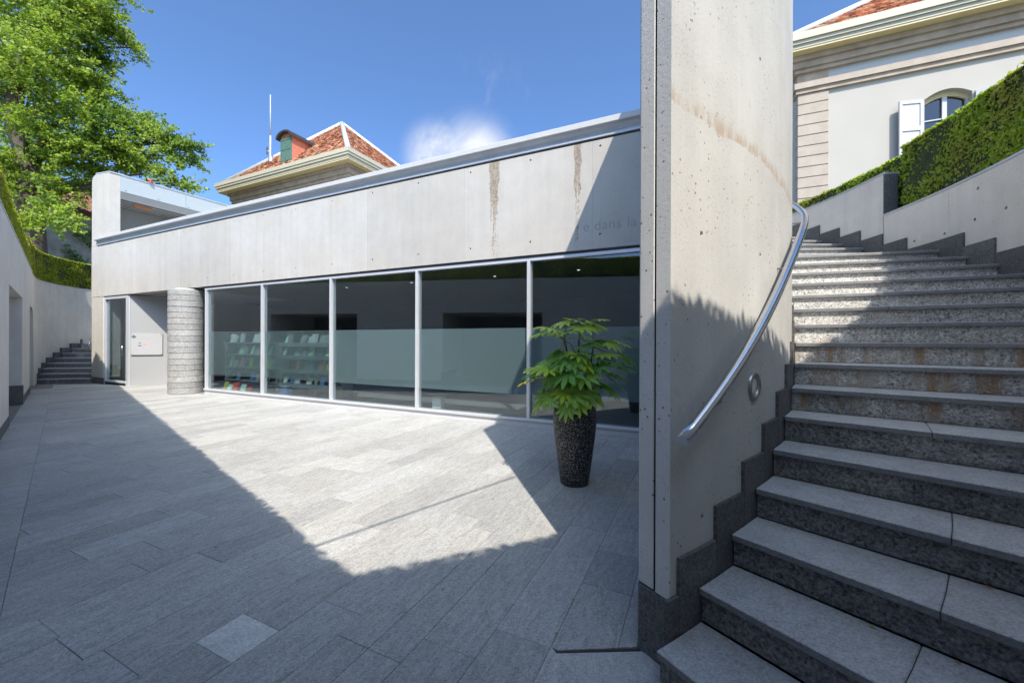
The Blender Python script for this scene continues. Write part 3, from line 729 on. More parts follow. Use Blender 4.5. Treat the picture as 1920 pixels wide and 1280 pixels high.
# ------------------------------------------------------------------ museum: glazed front under a concrete beam
MULL = [12.885, 10.352, 7.823, 5.310, 2.795]
def museum():
    root = thing('museum_building', 'low museum front of pale concrete beam over a long dark glass wall', 'building', fp(10, 0, 0))
    beam = MB().fbox(.5, 19.56, 0, .38, 3.1, 4.90).build('concrete_beam', M['concrete_facade'], root)
    c = MB()
    for i in range(15):
        s = .25 + 1.2505 * i + .0
        for z in (3.335, 4.80):
            if .7 < s < 19.4: c.tube([fp(s, -.02, z), fp(s, .004, z), fp(s, .05, z)], [.02, .018, .012], 10)
    cut(beam, c)
    def bar(name, s0, s1, o0, o1, z0, z1, m, par=root, bev=0.0): return MB().fbox(s0, s1, o0, o1, z0, z1).build(name, M[m], par, bevel=bev)
    bar('shadow_gap', .52, 19.5, .03, .37, 4.901, 4.934, 'gasket')
    prof = [(.0, 4.935), (-.022, 4.937), (-.024, 4.962), (.004, 4.975), (.008, 5.0), (-.012, 5.045), (-.055, 5.085), (-.10, 5.098), (.37, 5.098), (.37, 4.935)]
    cuts = [.5, 2.05, 3.55, 6.05, 8.55, 11.05, 13.55, 16.05, 19.58]
    for a, b in zip(cuts, cuts[1:]):
        MB().sweep([[fp(s, o, z) for o, z in prof] for s in (a + .002, b - .002)]).build('coping_profile', M['coping_zinc'], root)
    bar('coping_cap', .5, 19.62, -.105, .42, 5.10, 5.205, 'coping_white', bev=.01)
    bar('roof', .5, 19.5, .39, 9.0, 4.6, 4.85, 'concrete_wall')
    bar('soffit', .5, 19.9, .385, 3.4, 3.065, 3.095, 'panel_grey')
    bar('soffit_edge', .5, 13.1, .02, .384, 3.06, 3.098, 'gasket')
    bar('plinth', .5, 12.95, .035, .2, -.01, .118, 'sill_metal')
    for a, b in zip([12.95] + MULL[1:], MULL[1:] + [.5]):
        bar('sill', b + .002, a - .002, .0, .2, .12, .165, 'aluminium', bev=.004)
        bar('head', b + .002, a - .002, .03, .16, 3.0, 3.058, 'aluminium', bev=.004)
    for s in MULL + [.55]: bar('mullion', s - .03, s + .03, .02, .16, .166, 2.999, 'aluminium', bev=.004)
    for a, b in zip(MULL, MULL[1:] + [.55]):
        w = bar('window', b + .031, a - .031, .085, .099, .167, 2.998, 'glass')
        bar('film', b + .034, a - .034, .101, .103, .575, 1.80, 'film_thin' if a > 8 else 'film', w)
    # entrance: narrow glass door leaf, angled grey panel, drum column, left pier
    bar('door_frame', 17.42, 17.56, .02, .16, .0, 3.06, 'aluminium', bev=.004); bar('door_frame', 19.06, 19.13, .02, .16, .0, 3.06, 'aluminium', bev=.004)
    bar('door_head', 17.565, 19.055, .02, .16, 2.98, 3.06, 'aluminium'); bar('door_sill', 17.565, 19.055, .0, .2, .09, .14, 'aluminium')
    bar('door_plinth', 17.565, 19.055, .03, .18, -.01, .088, 'gasket')
    dg = bar('door_glass', 17.565, 19.055, .08, .094, .142, 2.978, 'glass')
    MB().tube([fp(17.75, .03, 1.35), fp(17.75, .0, 1.35), fp(17.75, .0, 1.0), fp(17.75, .03, 1.0)], .012, 8).build('door_handle', M['steel'], dg, smooth=True)
    P0 = fp(17.41, .05, 0).xy; P1 = Vector((-11.2, 14.18)); t = (P1 - P0).normalized(); nn = Vector((-t.y, t.x))
    MB().prism([tuple(P0), tuple(P1), tuple(P1 + nn * .1), tuple(P0 + nn * .1)], -.01, 3.06).build('entrance_panel', M['panel_grey'], root)
    MB().prism([tuple(P0 - nn * .012), tuple(P0 + t * .03 - nn * .012), tuple(P0 + t * .03 - nn * .001), tuple(P0 - nn * .001)], -.01, 3.06).build('panel_trim', M['aluminium'], root)
    bar('left_pier', 19.135, 20.05, .0, .5, .19, 3.099, 'concrete_facade', bev=.03); bar('pier_foot', 19.135, 20.055, -.006, .5, -.01, .188, 'skirting_stone')
    bar('upper_pier', 19.565, 20.05, .0, .5, 3.1, 4.93, 'concrete_facade')
    bar('stair_cheek', 19.6, 20.04, .51, 6, -.01, 4.6, 'concrete_wall')
    # interior shell
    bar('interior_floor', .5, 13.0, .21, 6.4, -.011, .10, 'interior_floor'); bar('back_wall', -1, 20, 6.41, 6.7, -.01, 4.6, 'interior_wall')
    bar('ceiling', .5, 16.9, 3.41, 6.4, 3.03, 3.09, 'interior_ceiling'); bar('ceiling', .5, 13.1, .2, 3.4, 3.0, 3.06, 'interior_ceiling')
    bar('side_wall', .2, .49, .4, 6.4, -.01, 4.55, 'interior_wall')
    for s in (2.2, 4.1, 6.4, 8.6):
        for o in (1.2,):
            p = fp(s, o, 2.995); MB().lathe((p.x, p.y), [(.04, 2.985), (.05, 2.985), (.05, 2.999), (.04, 2.999)], 12, False, False).build('downlight', M['steel'], root); MB().lathe((p.x, p.y), [(.032, 2.988), (.032, 2.994)], 10, True, True).build('downlight_lens', M['downlight_glow'], root)
    # carved words at the right end of the beam
    cu = bpy.data.curves.new('inscription', 'FONT'); cu.body = 'e dans la'; cu.size = .235; cu.extrude = .0012; cu.space_character = 1.06
    tmp = bpy.data.objects.new('tmp', cu); COL.objects.link(tmp); bpy.context.view_layer.update()
    me = bpy.data.meshes.new_from_object(tmp.evaluated_get(bpy.context.evaluated_depsgraph_get())); bpy.data.objects.remove(tmp)
    X = Vector((-D.x, -D.y, 0)); Zv = Vector((-NRM.x, -NRM.y, 0)); mat = Matrix(((X.x, 0, Zv.x), (X.y, 0, Zv.y), (X.z, 1, Zv.z)))
    o0 = fp(1.79, -.0008, 3.405); rl = rootloc(root)
    for v in me.vertices: v.co = mat @ v.co + o0 - rl
    me.materials.clear(); me.materials.append(M['inscription_grey'])
    bm = bmesh.new(); bm.from_mesh(me); left = set(bm.verts)
    while left:                                              # one object for each letter
        grp = set(); stack = [next(iter(left))]
        while stack:
            v = stack.pop()
            if v in grp: continue
            grp.add(v); stack += [e.other_vert(v) for e in v.link_edges]
        left -= grp; ix_ = {v: i for i, v in enumerate(grp)}
        m1 = bpy.data.meshes.new('carved_letter'); m1.from_pydata([tuple(v.co) for v in ix_], [], [[ix_[v] for v in f.verts] for f in bm.faces if f.verts[0] in grp])
        m1.materials.append(M['inscription_grey']); lo = bpy.data.objects.new('carved_letter', m1); COL.objects.link(lo); lo.parent = root
    bm.free()
    # granite drum column
    cr = thing('drum_column', 'round column of stacked pale granite drums at the museum entrance', 'column', (-9.64, 11.80, 0))
    hh = 3.02 / 18
    for i in range(18):
        z0, z1 = i * hh, (i + 1) * hh
        rr = random.Random(i); ox, oy = rr.uniform(-.004, .004), rr.uniform(-.004, .004)
        MB().lathe((-9.64 + ox, 11.8 + oy), [(.425, z0 + .004), (.436, z0 + .012), (.436, z1 - .010), (.425, z1 - .003)], 40, True, True).build('drum', M['drum_stone'], cr)
        if i: MB().lathe((-9.64, 11.8), [(.40, z0 - .003), (.40, z0 + .004)], 24, False, False).build('joint', M['mortar'], cr)
    MB().lathe((-9.64, 11.8), [(.28, 3.017), (.28, 3.064)], 24).build('capital', M['concrete_wall'], cr)
    # plaque on the grey panel
    a = t.to_3d(); b0 = (P0 + t * .055 - nn * .035).to_3d(); nb = (-nn).to_3d(); zz = Vector((0, 0, 1))
    pq = thing('entrance_plaque', 'clear wall plaque with small logos on the grey entrance panel', 'sign', b0 + zz * 1.05)
    Wd, Hd = .85, .74
    MB().frame(b0 + zz * 1.05, a * Wd, nb * .008, zz * Hd).build('plate', M['plaque'], pq)
    for i, j in ((.03, .03), (Wd - .03, .03), (.03, Hd - .03), (Wd - .03, Hd - .03)):
        c_ = b0 + a * i + zz * (1.05 + j); MB().tube([c_ - nb * .03, c_ + nb * .016], .012, 10).build('standoff', M['steel_dark'], pq)
    def mark(i0, i1, j0, j1, m, nm='printed_mark'): MB().frame(b0 + a * i0 + zz * (1.05 + j0) + nb * .0095, a * (i1 - i0), nb * .001, zz * (j1 - j0)).build(nm, M[m], pq)
    cx, cz = .085, .615
    for k, (dx_, dz_) in enumerate(((0, .03), (0, -.03), (.035, 0), (-.035, 0))): mark(cx + dx_ - .022, cx + dx_ + .022, cz + dz_ - .022, cz + dz_ + .022, 'mark_teal', 'roundel')
    mark(.18, .74, .60, .612, 'mark_grey', 'text_line'); mark(.18, .5, .565, .575, 'mark_grey', 'text_line')
    mark(.20, .285, .30, .33, 'mark_navy', 'logo'); mark(.205, .28, .335, .385, 'mark_lilac', 'logo'); mark(.21, .275, .388, .41, 'mark_navy', 'logo'); mark(.20, .285, .22, .28, 'mark_lilac', 'logo')
    mark(.33, .405, .325, .39, 'mark_orange', 'logo'); mark(.33, .5, .265, .285, 'mark_grey', 'text_line')
museum()

# ------------------------------------------------------------------ shop shelves and books behind the glass
def shop():
    for s0, s1, nm in ((10.42, 12.75, 'grey shop shelving behind the leftmost window pane'), (7.95, 10.28, 'grey shop shelving behind the second window pane')):
        sh = thing('shelf_unit', nm, 'shelving', fp((s0 + s1) / 2, .6, .1), 'shop shelving units')
        for z in (.42, .80, 1.16, 1.50):
            MB().fbox(s0, s1, .45, .8, z - .03, z).build('shelf', M['shelf_paint'], sh)
            if s0 < 9: MB().fbox(s0, s1, .44, .449, z - .10, z - .0).build('shelf_lip', M['shelf_paint'], sh)
        for s in (s0, s1 - .03): MB().fbox(s - .03, s, .46, .8, .10, 1.49).build('upright', M['shelf_paint'], sh)
    cols = {'white': (.7, .72, .7), 'pale green': (.42, .68, .48), 'mint green': (.5, .78, .62), 'red': (.5, .06, .04), 'orange': (.62, .2, .08), 'yellow': (.7, .55, .08), 'blue': (.1, .2, .45), 'dark': (.05, .055, .06), 'lime green': (.3, .6, .05), 'purple': (.15, .08, .25), 'grey': (.3, .32, .33)}
    for k, v in cols.items(): simple('book_' + k.replace(' ', '_'), v, .5)
    r = random.Random(11)
    lev = {1.50: 'top', 1.16: 'upper middle', .80: 'lower middle', .42: 'lowest', .10: 'bottom display row'}
    pal = {1.50: ['white', 'white', 'mint green', 'white', 'grey', 'white'], 1.16: ['pale green', 'dark', 'white', 'mint green', 'grey'], .80: ['blue', 'orange', 'pale green', 'yellow', 'grey', 'lime green', 'dark'], .42: ['grey', 'dark', 'white', 'blue'], .10: ['mint green', 'red', 'yellow', 'lime green', 'orange', 'white', 'pale green', 'purple']}
    for s0, s1, wn, lab in ((10.5, 12.65, 1.0, 'leftmost'), (8.05, 10.2, .6, 'second')):
        for z in pal:
            s = s1 - .02
            if lab == 'second' and z == .10: continue
            while s > s0 + .25:
                w = r.uniform(.12, .24); h = r.uniform(.17, .30) * (1 if lab == 'leftmost' else .75); off = r.uniform(.47, .55) if z > .2 else r.uniform(.18, .34)
                c = r.choice(pal[z])
                if r.random() < .8:
                    th = r.uniform(.015, .05); tl = r.uniform(.02, .10); lean = r.uniform(-.05, .05)
                    B = [fp(s, off, z + .001), fp(s - w, off + lean, z + .001), fp(s - w, off + lean + th, z + .001), fp(s, off + th, z + .001)]
                    T = [p + Vector((NRM.x * tl, NRM.y * tl, h)) for p in B]
                    bk = thing('book', '%s book standing on the %s shelf behind the %s pane' % (c, lev[z], lab) if z > .2 else '%s book in the bottom display row behind the %s pane' % (c, lab), 'book', fp(s - w / 2, off, z), '%s books, %s level, %s pane' % (c, lev[z], lab))
                    MB().hexa(B, T).build('cover', M['book_' + c.replace(' ', '_')], bk)
                s -= w + r.uniform(.02, .1)
    for s, w, z1, c, lab in ((9.55, .10, .95, 'red', 'broad red display panel under the frosted band of the second pane'), (9.2, .07, .9, 'orange', 'narrow orange-red display panel under the frosted band of the second pane'), (8.35, .28, .95, 'yellow', 'mustard yellow display panel standing behind the second pane')):
        p = thing('display_panel', lab, 'panel', fp(s, .7, .1), 'display panels behind the second pane'); MB().fbox(s - w, s + w * .2, .70, .73, .101, z1).build('board', M['book_' + c], p)
        MB().fbox(s - w, s + w * .2, .731, .86, .101, .12).build('foot', M['shelf_paint'], p)
    for s, lab in ((5.15, 'white leaflet holder on the floor behind the fourth pane'), (10.05, 'small blue box on the floor behind the second pane')):
        p = thing('floor_box', lab, 'box', fp(s, .4, .1)); MB().fbox(s - .22, s, .35, .5, .101, .34).build('body', M['book_white' if s < 6 else 'book_blue'], p, bevel=.01)
        MB().fbox(s - .24, s + .02, .33, .52, .341, .352).build('lid', M['book_white'], p)
shop()

# ------------------------------------------------------------------ roof kiosk at the left end of the museum
def kiosk():
    root = thing('roof_kiosk', 'pale blue panelled lift kiosk with louvre standing on the museum roof', 'kiosk', fp(19.4, .5, 4.93))
    S0, S1, ZT = 18.72, 20.05, 7.5
    pts = []                                                  # front wall with a rounded top-left shoulder
    for a in np.linspace(0, math.pi / 2, 8): pts.append((S1 - .30 + .30 * math.cos(a), 7.52 - .22 + .22 * math.sin(a)))
    prof = [(S0, 4.94), (S1, 4.94)] + pts + [(S0, 7.42)]
    MB().sweep([[fp(s, o, z) for s, z in prof] for o in (.006, .3)]).build('front_wall', M['concrete_facade'], root)
    MB().sweep([[fp(S0 - .02, o, z) for z, o in ((7.43, 0), (7.43, 4.4), (7.47, 4.4), (7.47, 0))], [fp(S1 - .3, o, z) for z, o in ((7.53, 0), (7.53, 4.4), (7.57, 4.4), (7.57, 0))]]).build('roof_cap', M['coping_zinc'], root)
    def side(name, o0, o1, z0, z1, m, d0=0.0, d1=.03, par=root): return MB().hexa([fp(S0 + d0, o0, z0), fp(S0 + d1, o0, z0), fp(S0 + d1, o1, z0), fp(S0 + d0, o1, z0)], [fp(S0 + d0, o0, z1), fp(S0 + d1, o0, z1), fp(S0 + d1, o1, z1), fp(S0 + d0, o1, z1)]).build(name, M[m], par)
    for a, b in ((.302, 2.30), (2.31, 4.38)): side('fascia_panel', a, b, 6.86, 7.428, 'kiosk_panel')
    for i in range(7): side('louvre_slat', .305, 4.38, 6.60 + i * .036, 6.614 + i * .036, 'kiosk_slat', .0, .03)
    side('louvre_back', .305, 4.38, 6.59, 6.858, 'kiosk_dark', .04, .06)
    side('side_panel', 2.62, 4.38, 4.9, 6.585, 'kiosk_panel'); side('door_post', 2.45, 2.6, 4.9, 6.585, 'kiosk_slat', .0, .1)
    for o in (.45, 1.4, 2.4, 3.4): p = fp(S0 - .004, o, 6.92); MB().tube([p, fp(S0 + .01, o, 6.92)], .022, 8).build('bolt', M['steel_dark'], root)
    MB().hexa([fp(S1 - .05, .31, 4.9), fp(S1, .31, 4.9), fp(S1, 4.38, 4.9), fp(S1 - .05, 4.38, 4.9)], [fp(S1 - .05, .31, 7.4), fp(S1, .31, 7.4), fp(S1, 4.38, 7.4), fp(S1 - .05, 4.38, 7.4)]).build('inner_wall', M['kiosk_wall'], root)
    MB().hexa([fp(S0 + .07, .31, 6.59), fp(S1 - .06, .31, 6.59), fp(S1 - .06, 4.38, 6.59), fp(S0 + .07, 4.38, 6.59)], [fp(S0 + .07, .31, 6.63), fp(S1 - .06, .31, 6.63), fp(S1 - .06, 4.38, 6.63), fp(S0 + .07, 4.38, 6.63)]).build('ceiling', M['kiosk_dark'], root)
    MB().hexa([fp(S0 + .04, 4.3, 4.9), fp(S1 - .06, 4.3, 4.9), fp(S1 - .06, 4.38, 4.9), fp(S0 + .04, 4.38, 4.9)], [fp(S0 + .04, 4.3, 6.58), fp(S1 - .06, 4.3, 6.58), fp(S1 - .06, 4.38, 6.58), fp(S0 + .04, 4.38, 6.58)]).build('rear_wall', M['kiosk_dark'], root)
    for i in range(5): s = S0 + .2 + i * .22; MB().hexa([fp(s, .4, 6.575), fp(s + .05, .4, 6.575), fp(s + .05, 4.25, 6.575), fp(s, 4.25, 6.575)], [fp(s, .4, 6.588), fp(s + .05, .4, 6.588), fp(s + .05, 4.25, 6.588), fp(s, 4.25, 6.588)]).build('ceiling_slat', M['kiosk_slat'], root)
    sg = thing('hanging_sign', 'small orange sign under the kiosk ceiling', 'sign', fp(S0 + .5, 1.1, 6.4)); MB().fbox(S0 + .18, S0 + .22, .75, 1.25, 6.47, 6.55).build('sign_board', M['orange_sign'], sg)
    for o in (.9, 1.2): MB().tube([fp(S0 + .2, o, 6.55), fp(S0 + .2, o, 6.576)], .006, 6).build('hanger', M['steel_dark'], sg)
    b = thing('beacon_lamp', 'small red beacon lamp on the kiosk roof edge', 'lamp', fp(S0 + .02, 1.15, 7.48)); c = fp(S0 - .03, 1.15, 7.48)
    MB().lathe((c.x, c.y), [(.05, 7.475), (.06, 7.49), (.055, 7.55), (.03, 7.585), (.004, 7.59)], 14, True, True).build('dome', M['red_plastic'], b, smooth=True); MB().lathe((c.x, c.y), [(.065, 7.455), (.065, 7.474)], 14, True, True).build('base', M['steel_dark'], b)
kiosk()

# ------------------------------------------------------------------ potted fatsia
def pot_plant():
    c = (.69, 4.37)
    pot = thing('planter', 'tall black and white speckled terrazzo planter on the paving', 'planter', (*c, 0))
    prof = [(.145, .002), (.152, .012), (.172, .15), (.195, .32), (.218, .5), (.233, .64), (.236, .72), (.231, .80), (.222, .835), (.214, .838), (.207, .82), (.205, .77)]
    MB().lathe(c, prof, 48).build('vessel', M['terrazzo'], pot, smooth=True); MB().lathe(c, [(.206, .765), (.10, .785), (.01, .79)], 24, True, True).build('soil', M['soil'], pot)
    pl = thing('fatsia_plant', 'bushy fatsia with large hand-shaped glossy leaves growing in the terrazzo planter', 'plant', (*c, .79))
    def leafgeo(seed):
        r = random.Random(seed); mb = MB(); nl = 9; lobes = []
        for i in range(nl):
            a = math.radians(-118 + 236 * i / (nl - 1)); L = (.58 + .42 * math.cos(a * .62)) * r.uniform(.92, 1.06); lobes.append((a, L))
        for i, (a, L) in enumerate(lobes):                    # each lobe is a folded blade with a midrib
            dx, dy = math.cos(a), math.sin(a); tx, ty = -dy, dx
            def P(u, v, w=0):
                dr = -.16 * (u ** 2) * L; return Vector((dx * u * L + tx * v, dy * u * L + ty * v, dr + w))
            W = .122 * r.uniform(.88, 1.1); cols = [(0, .012), (.18, .06), (.38, W * .72), (.6, W), (.76, W * .86), (.9, W * .45), (1.0, .004)]
            L_, Mid, R_ = [], [], []
            for u, w in cols:
                wv = .012 * math.sin(u * 9 + seed)
                L_.append(P(u, -w, .045 * w / W * .5 + wv)); Mid.append(P(u, 0, -.012 + wv * .5)); R_.append(P(u, w, .045 * w / W * .5 + wv))
            b = len(mb.v); mb.v += L_ + Mid + R_; n = len(cols)
            for j in range(n - 1):
                mb.f.append((b + j, b + j + 1, b + n + j + 1, b + n + j)); mb.f.append((b + n + j, b + n + j + 1, b + 2 * n + j + 1, b + 2 * n + j))
        # web between the lobes near the leaf base
        b = len(mb.v); mb.v.append(Vector((0, 0, -.004)))
        for a, L in lobes: mb.v.append(Vector((math.cos(a) * L * .36, math.sin(a) * L * .36, -.02)))
        for i, ((a, L), (a2, L2)) in enumerate(zip(lobes, lobes[1:])):
            am = (a + a2) / 2; k = len(mb.v); mb.v.append(Vector((math.cos(am) * min(L, L2) * .40, math.sin(am) * min(L, L2) * .40, -.01)))
            mb.f.append((b, b + 1 + i, k)); mb.f.append((b, k, b + 2 + i))
        return mb
    meshes = {}
    for nm in ('leaf_fatsia', 'leaf_fatsia_light', 'leaf_fatsia_yellow'):
        for sd in range(3):
            me = leafgeo(sd).mesh('leaf', recalc=False); me.polygons.foreach_set('use_smooth', [True] * len(me.polygons)); me.materials.append(M[nm]); meshes[nm, sd] = me
    base = Vector((*c, .78)); r = random.Random(4)
    stems = []
    for pts in ([(0, 0, 0), (-.02, -.01, .25), (-.05, 0, .5), (-.11, .02, .78)], [(.03, .02, 0), (.05, 0, .3), (.04, .02, .6), (.05, .02, .82)], [(.05, -.03, 0), (.10, -.05, .3), (.17, -.04, .55), (.2, -.02, .72)], [(-.04, 0, 0), (-.1, -.06, .15), (-.16, -.1, .3)]):
        P = [base + Vector(p) for p in pts]; MB().tube(P, [.015, .013, .011, .009][:len(P)], 8).build('stem', M['stem_brown'], pl, smooth=True); stems.append(P)
    # leaves: (photo x, y, depth offset, size, kind)
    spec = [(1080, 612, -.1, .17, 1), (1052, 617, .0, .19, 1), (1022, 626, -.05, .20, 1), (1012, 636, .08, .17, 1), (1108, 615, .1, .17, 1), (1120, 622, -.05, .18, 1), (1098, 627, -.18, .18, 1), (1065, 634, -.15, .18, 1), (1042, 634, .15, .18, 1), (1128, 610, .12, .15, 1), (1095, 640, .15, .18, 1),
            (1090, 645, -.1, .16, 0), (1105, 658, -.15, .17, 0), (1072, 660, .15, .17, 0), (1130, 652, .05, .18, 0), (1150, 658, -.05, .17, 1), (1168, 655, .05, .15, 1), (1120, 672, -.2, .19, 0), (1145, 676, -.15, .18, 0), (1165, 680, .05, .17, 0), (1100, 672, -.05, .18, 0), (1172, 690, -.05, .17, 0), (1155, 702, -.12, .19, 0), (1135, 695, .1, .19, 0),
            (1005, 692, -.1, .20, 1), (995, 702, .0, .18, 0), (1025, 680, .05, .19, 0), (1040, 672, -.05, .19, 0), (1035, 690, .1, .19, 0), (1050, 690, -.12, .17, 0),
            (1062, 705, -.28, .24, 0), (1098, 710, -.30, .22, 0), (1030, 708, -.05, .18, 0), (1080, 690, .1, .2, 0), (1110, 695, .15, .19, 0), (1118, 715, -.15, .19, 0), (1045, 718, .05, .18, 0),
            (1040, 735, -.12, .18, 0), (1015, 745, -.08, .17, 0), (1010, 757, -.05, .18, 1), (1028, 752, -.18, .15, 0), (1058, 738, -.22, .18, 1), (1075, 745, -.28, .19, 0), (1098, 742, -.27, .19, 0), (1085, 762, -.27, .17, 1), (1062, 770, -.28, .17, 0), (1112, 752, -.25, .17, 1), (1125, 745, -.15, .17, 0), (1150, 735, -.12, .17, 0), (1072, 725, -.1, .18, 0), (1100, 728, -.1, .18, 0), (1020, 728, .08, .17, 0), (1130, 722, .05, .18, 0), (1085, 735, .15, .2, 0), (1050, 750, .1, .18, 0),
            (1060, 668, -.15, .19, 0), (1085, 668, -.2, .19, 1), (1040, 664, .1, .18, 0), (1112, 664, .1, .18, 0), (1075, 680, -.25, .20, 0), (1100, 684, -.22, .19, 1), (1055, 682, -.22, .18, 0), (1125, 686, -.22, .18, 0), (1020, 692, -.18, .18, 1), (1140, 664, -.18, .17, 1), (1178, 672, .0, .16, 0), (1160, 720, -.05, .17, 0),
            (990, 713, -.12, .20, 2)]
    # the low yellow leaf hangs out to the left on a long stalk
    for i, (x, y, dz, sz, kd) in enumerate(spec):
        if y < 660: y -= 12
        P = px(x, y, 4.37 + dz); st = min((q for s_ in stems for q in [s_[0].lerp(s_[-1], .35), s_[0].lerp(s_[-1], .65), s_[-1]]), key=lambda q: (q - P).length + max(0, q.z - P.z) * -.2 + (q.z > P.z + .35) * .3)
        out = Vector((P.x - c[0], P.y - c[1], 0))
        if out.length < .08: out = Vector((r.uniform(-1, 1), -1, 0))
        out.normalize(); out = (out + Vector((r.uniform(-.3, .3), r.uniform(-.5, .1), 0))).normalized()
        droop = math.radians(r.uniform(-8, 20) if y < 650 else r.uniform(0, 38) if y < 725 else r.uniform(25, 65)); sz *= r.uniform(.95, 1.2)
        X = out * math.cos(droop) - Vector((0, 0, 1)) * math.sin(droop); Yv = Vector((-out.y, out.x, 0)); roll = r.uniform(-.35, .35)
        Zv = X.cross(Yv); Y2 = Yv * math.cos(roll) + Zv * math.sin(roll); Z2 = X.cross(Y2)
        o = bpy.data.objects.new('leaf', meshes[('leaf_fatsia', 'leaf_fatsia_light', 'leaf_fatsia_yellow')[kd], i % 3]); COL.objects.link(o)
        att = P - X * sz * .28
        o.matrix_world = Matrix(((X.x * sz, Y2.x * sz, Z2.x * sz, att.x - c[0]), (X.y * sz, Y2.y * sz, Z2.y * sz, att.y - c[1]), (X.z * sz, Y2.z * sz, Z2.z * sz, att.z - .79), (0, 0, 0, 1)))
        o.parent = pl
        if kd == 2: o['label'] = 'yellow leaf hanging out on the left'
        mid = (st + att) / 2 + Vector((0, 0, .03)); MB().tube([st, mid, att], [.0055, .0045, .0038], 6).build('leaf_stalk', M['petiole'], pl, smooth=True)
pot_plant()

# ------------------------------------------------------------------ houses behind
def tiles_on(root, quad, course, wid, name='roof_tile_rows', mat='roof_tile', seed=2, limit=None):
    """flat clay tiles laid on a triangular/quad roof face given as bl, br, tr, tl (world)"""
    bl, br, tr, tl = map(Vector, quad); r = random.Random(seed)
    n = ((br - bl).cross(tl - bl)).normalized()
    if n.z < 0: n = -n
    up = ((tl + tr) / 2 - (bl + br) / 2); rows = int(up.length / course); mb = MB()
    for i in range(rows):
        f0, f1 = i / rows, (i + 1.25) / rows
        a, b = bl.lerp(tl, f0), br.lerp(tr, f0); a2, b2 = bl.lerp(tl, min(1, f1)), br.lerp(tr, min(1, f1))
        L = (b - a).length; k = max(1, int(L / wid)); dirv = (b - a).normalized(); sh = r.random() * wid
        x = -sh
        while x < L:
            x0, x1 = max(0, x) + .004, min(L, x + wid) - .004; x += wid
            if x1 - x0 < .03: continue
            lift = .035 + r.uniform(0, .03); tl_ = r.uniform(-.008, .008)
            L2 = (b2 - a2).length; t0 = a2 + dirv * max(0, min(L2, x0 - (a2 - a).dot(dirv))); t1 = a2 + dirv * max(0, min(L2, x1 - (a2 - a).dot(dirv)))
            p = [a + dirv * x0 + n * (lift + tl_), a + dirv * x1 + n * (lift - tl_), t1 + n * .012, t0 + n * .012]
            q = [a + dirv * x0 + n * .002, a + dirv * x1 + n * .002]
            mb.add([q[0], q[1]] + p, [(0, 1, 3, 2), (2, 3, 4, 5)])
    o = mb.build(name, M[mat], root, kind='stuff'); return o
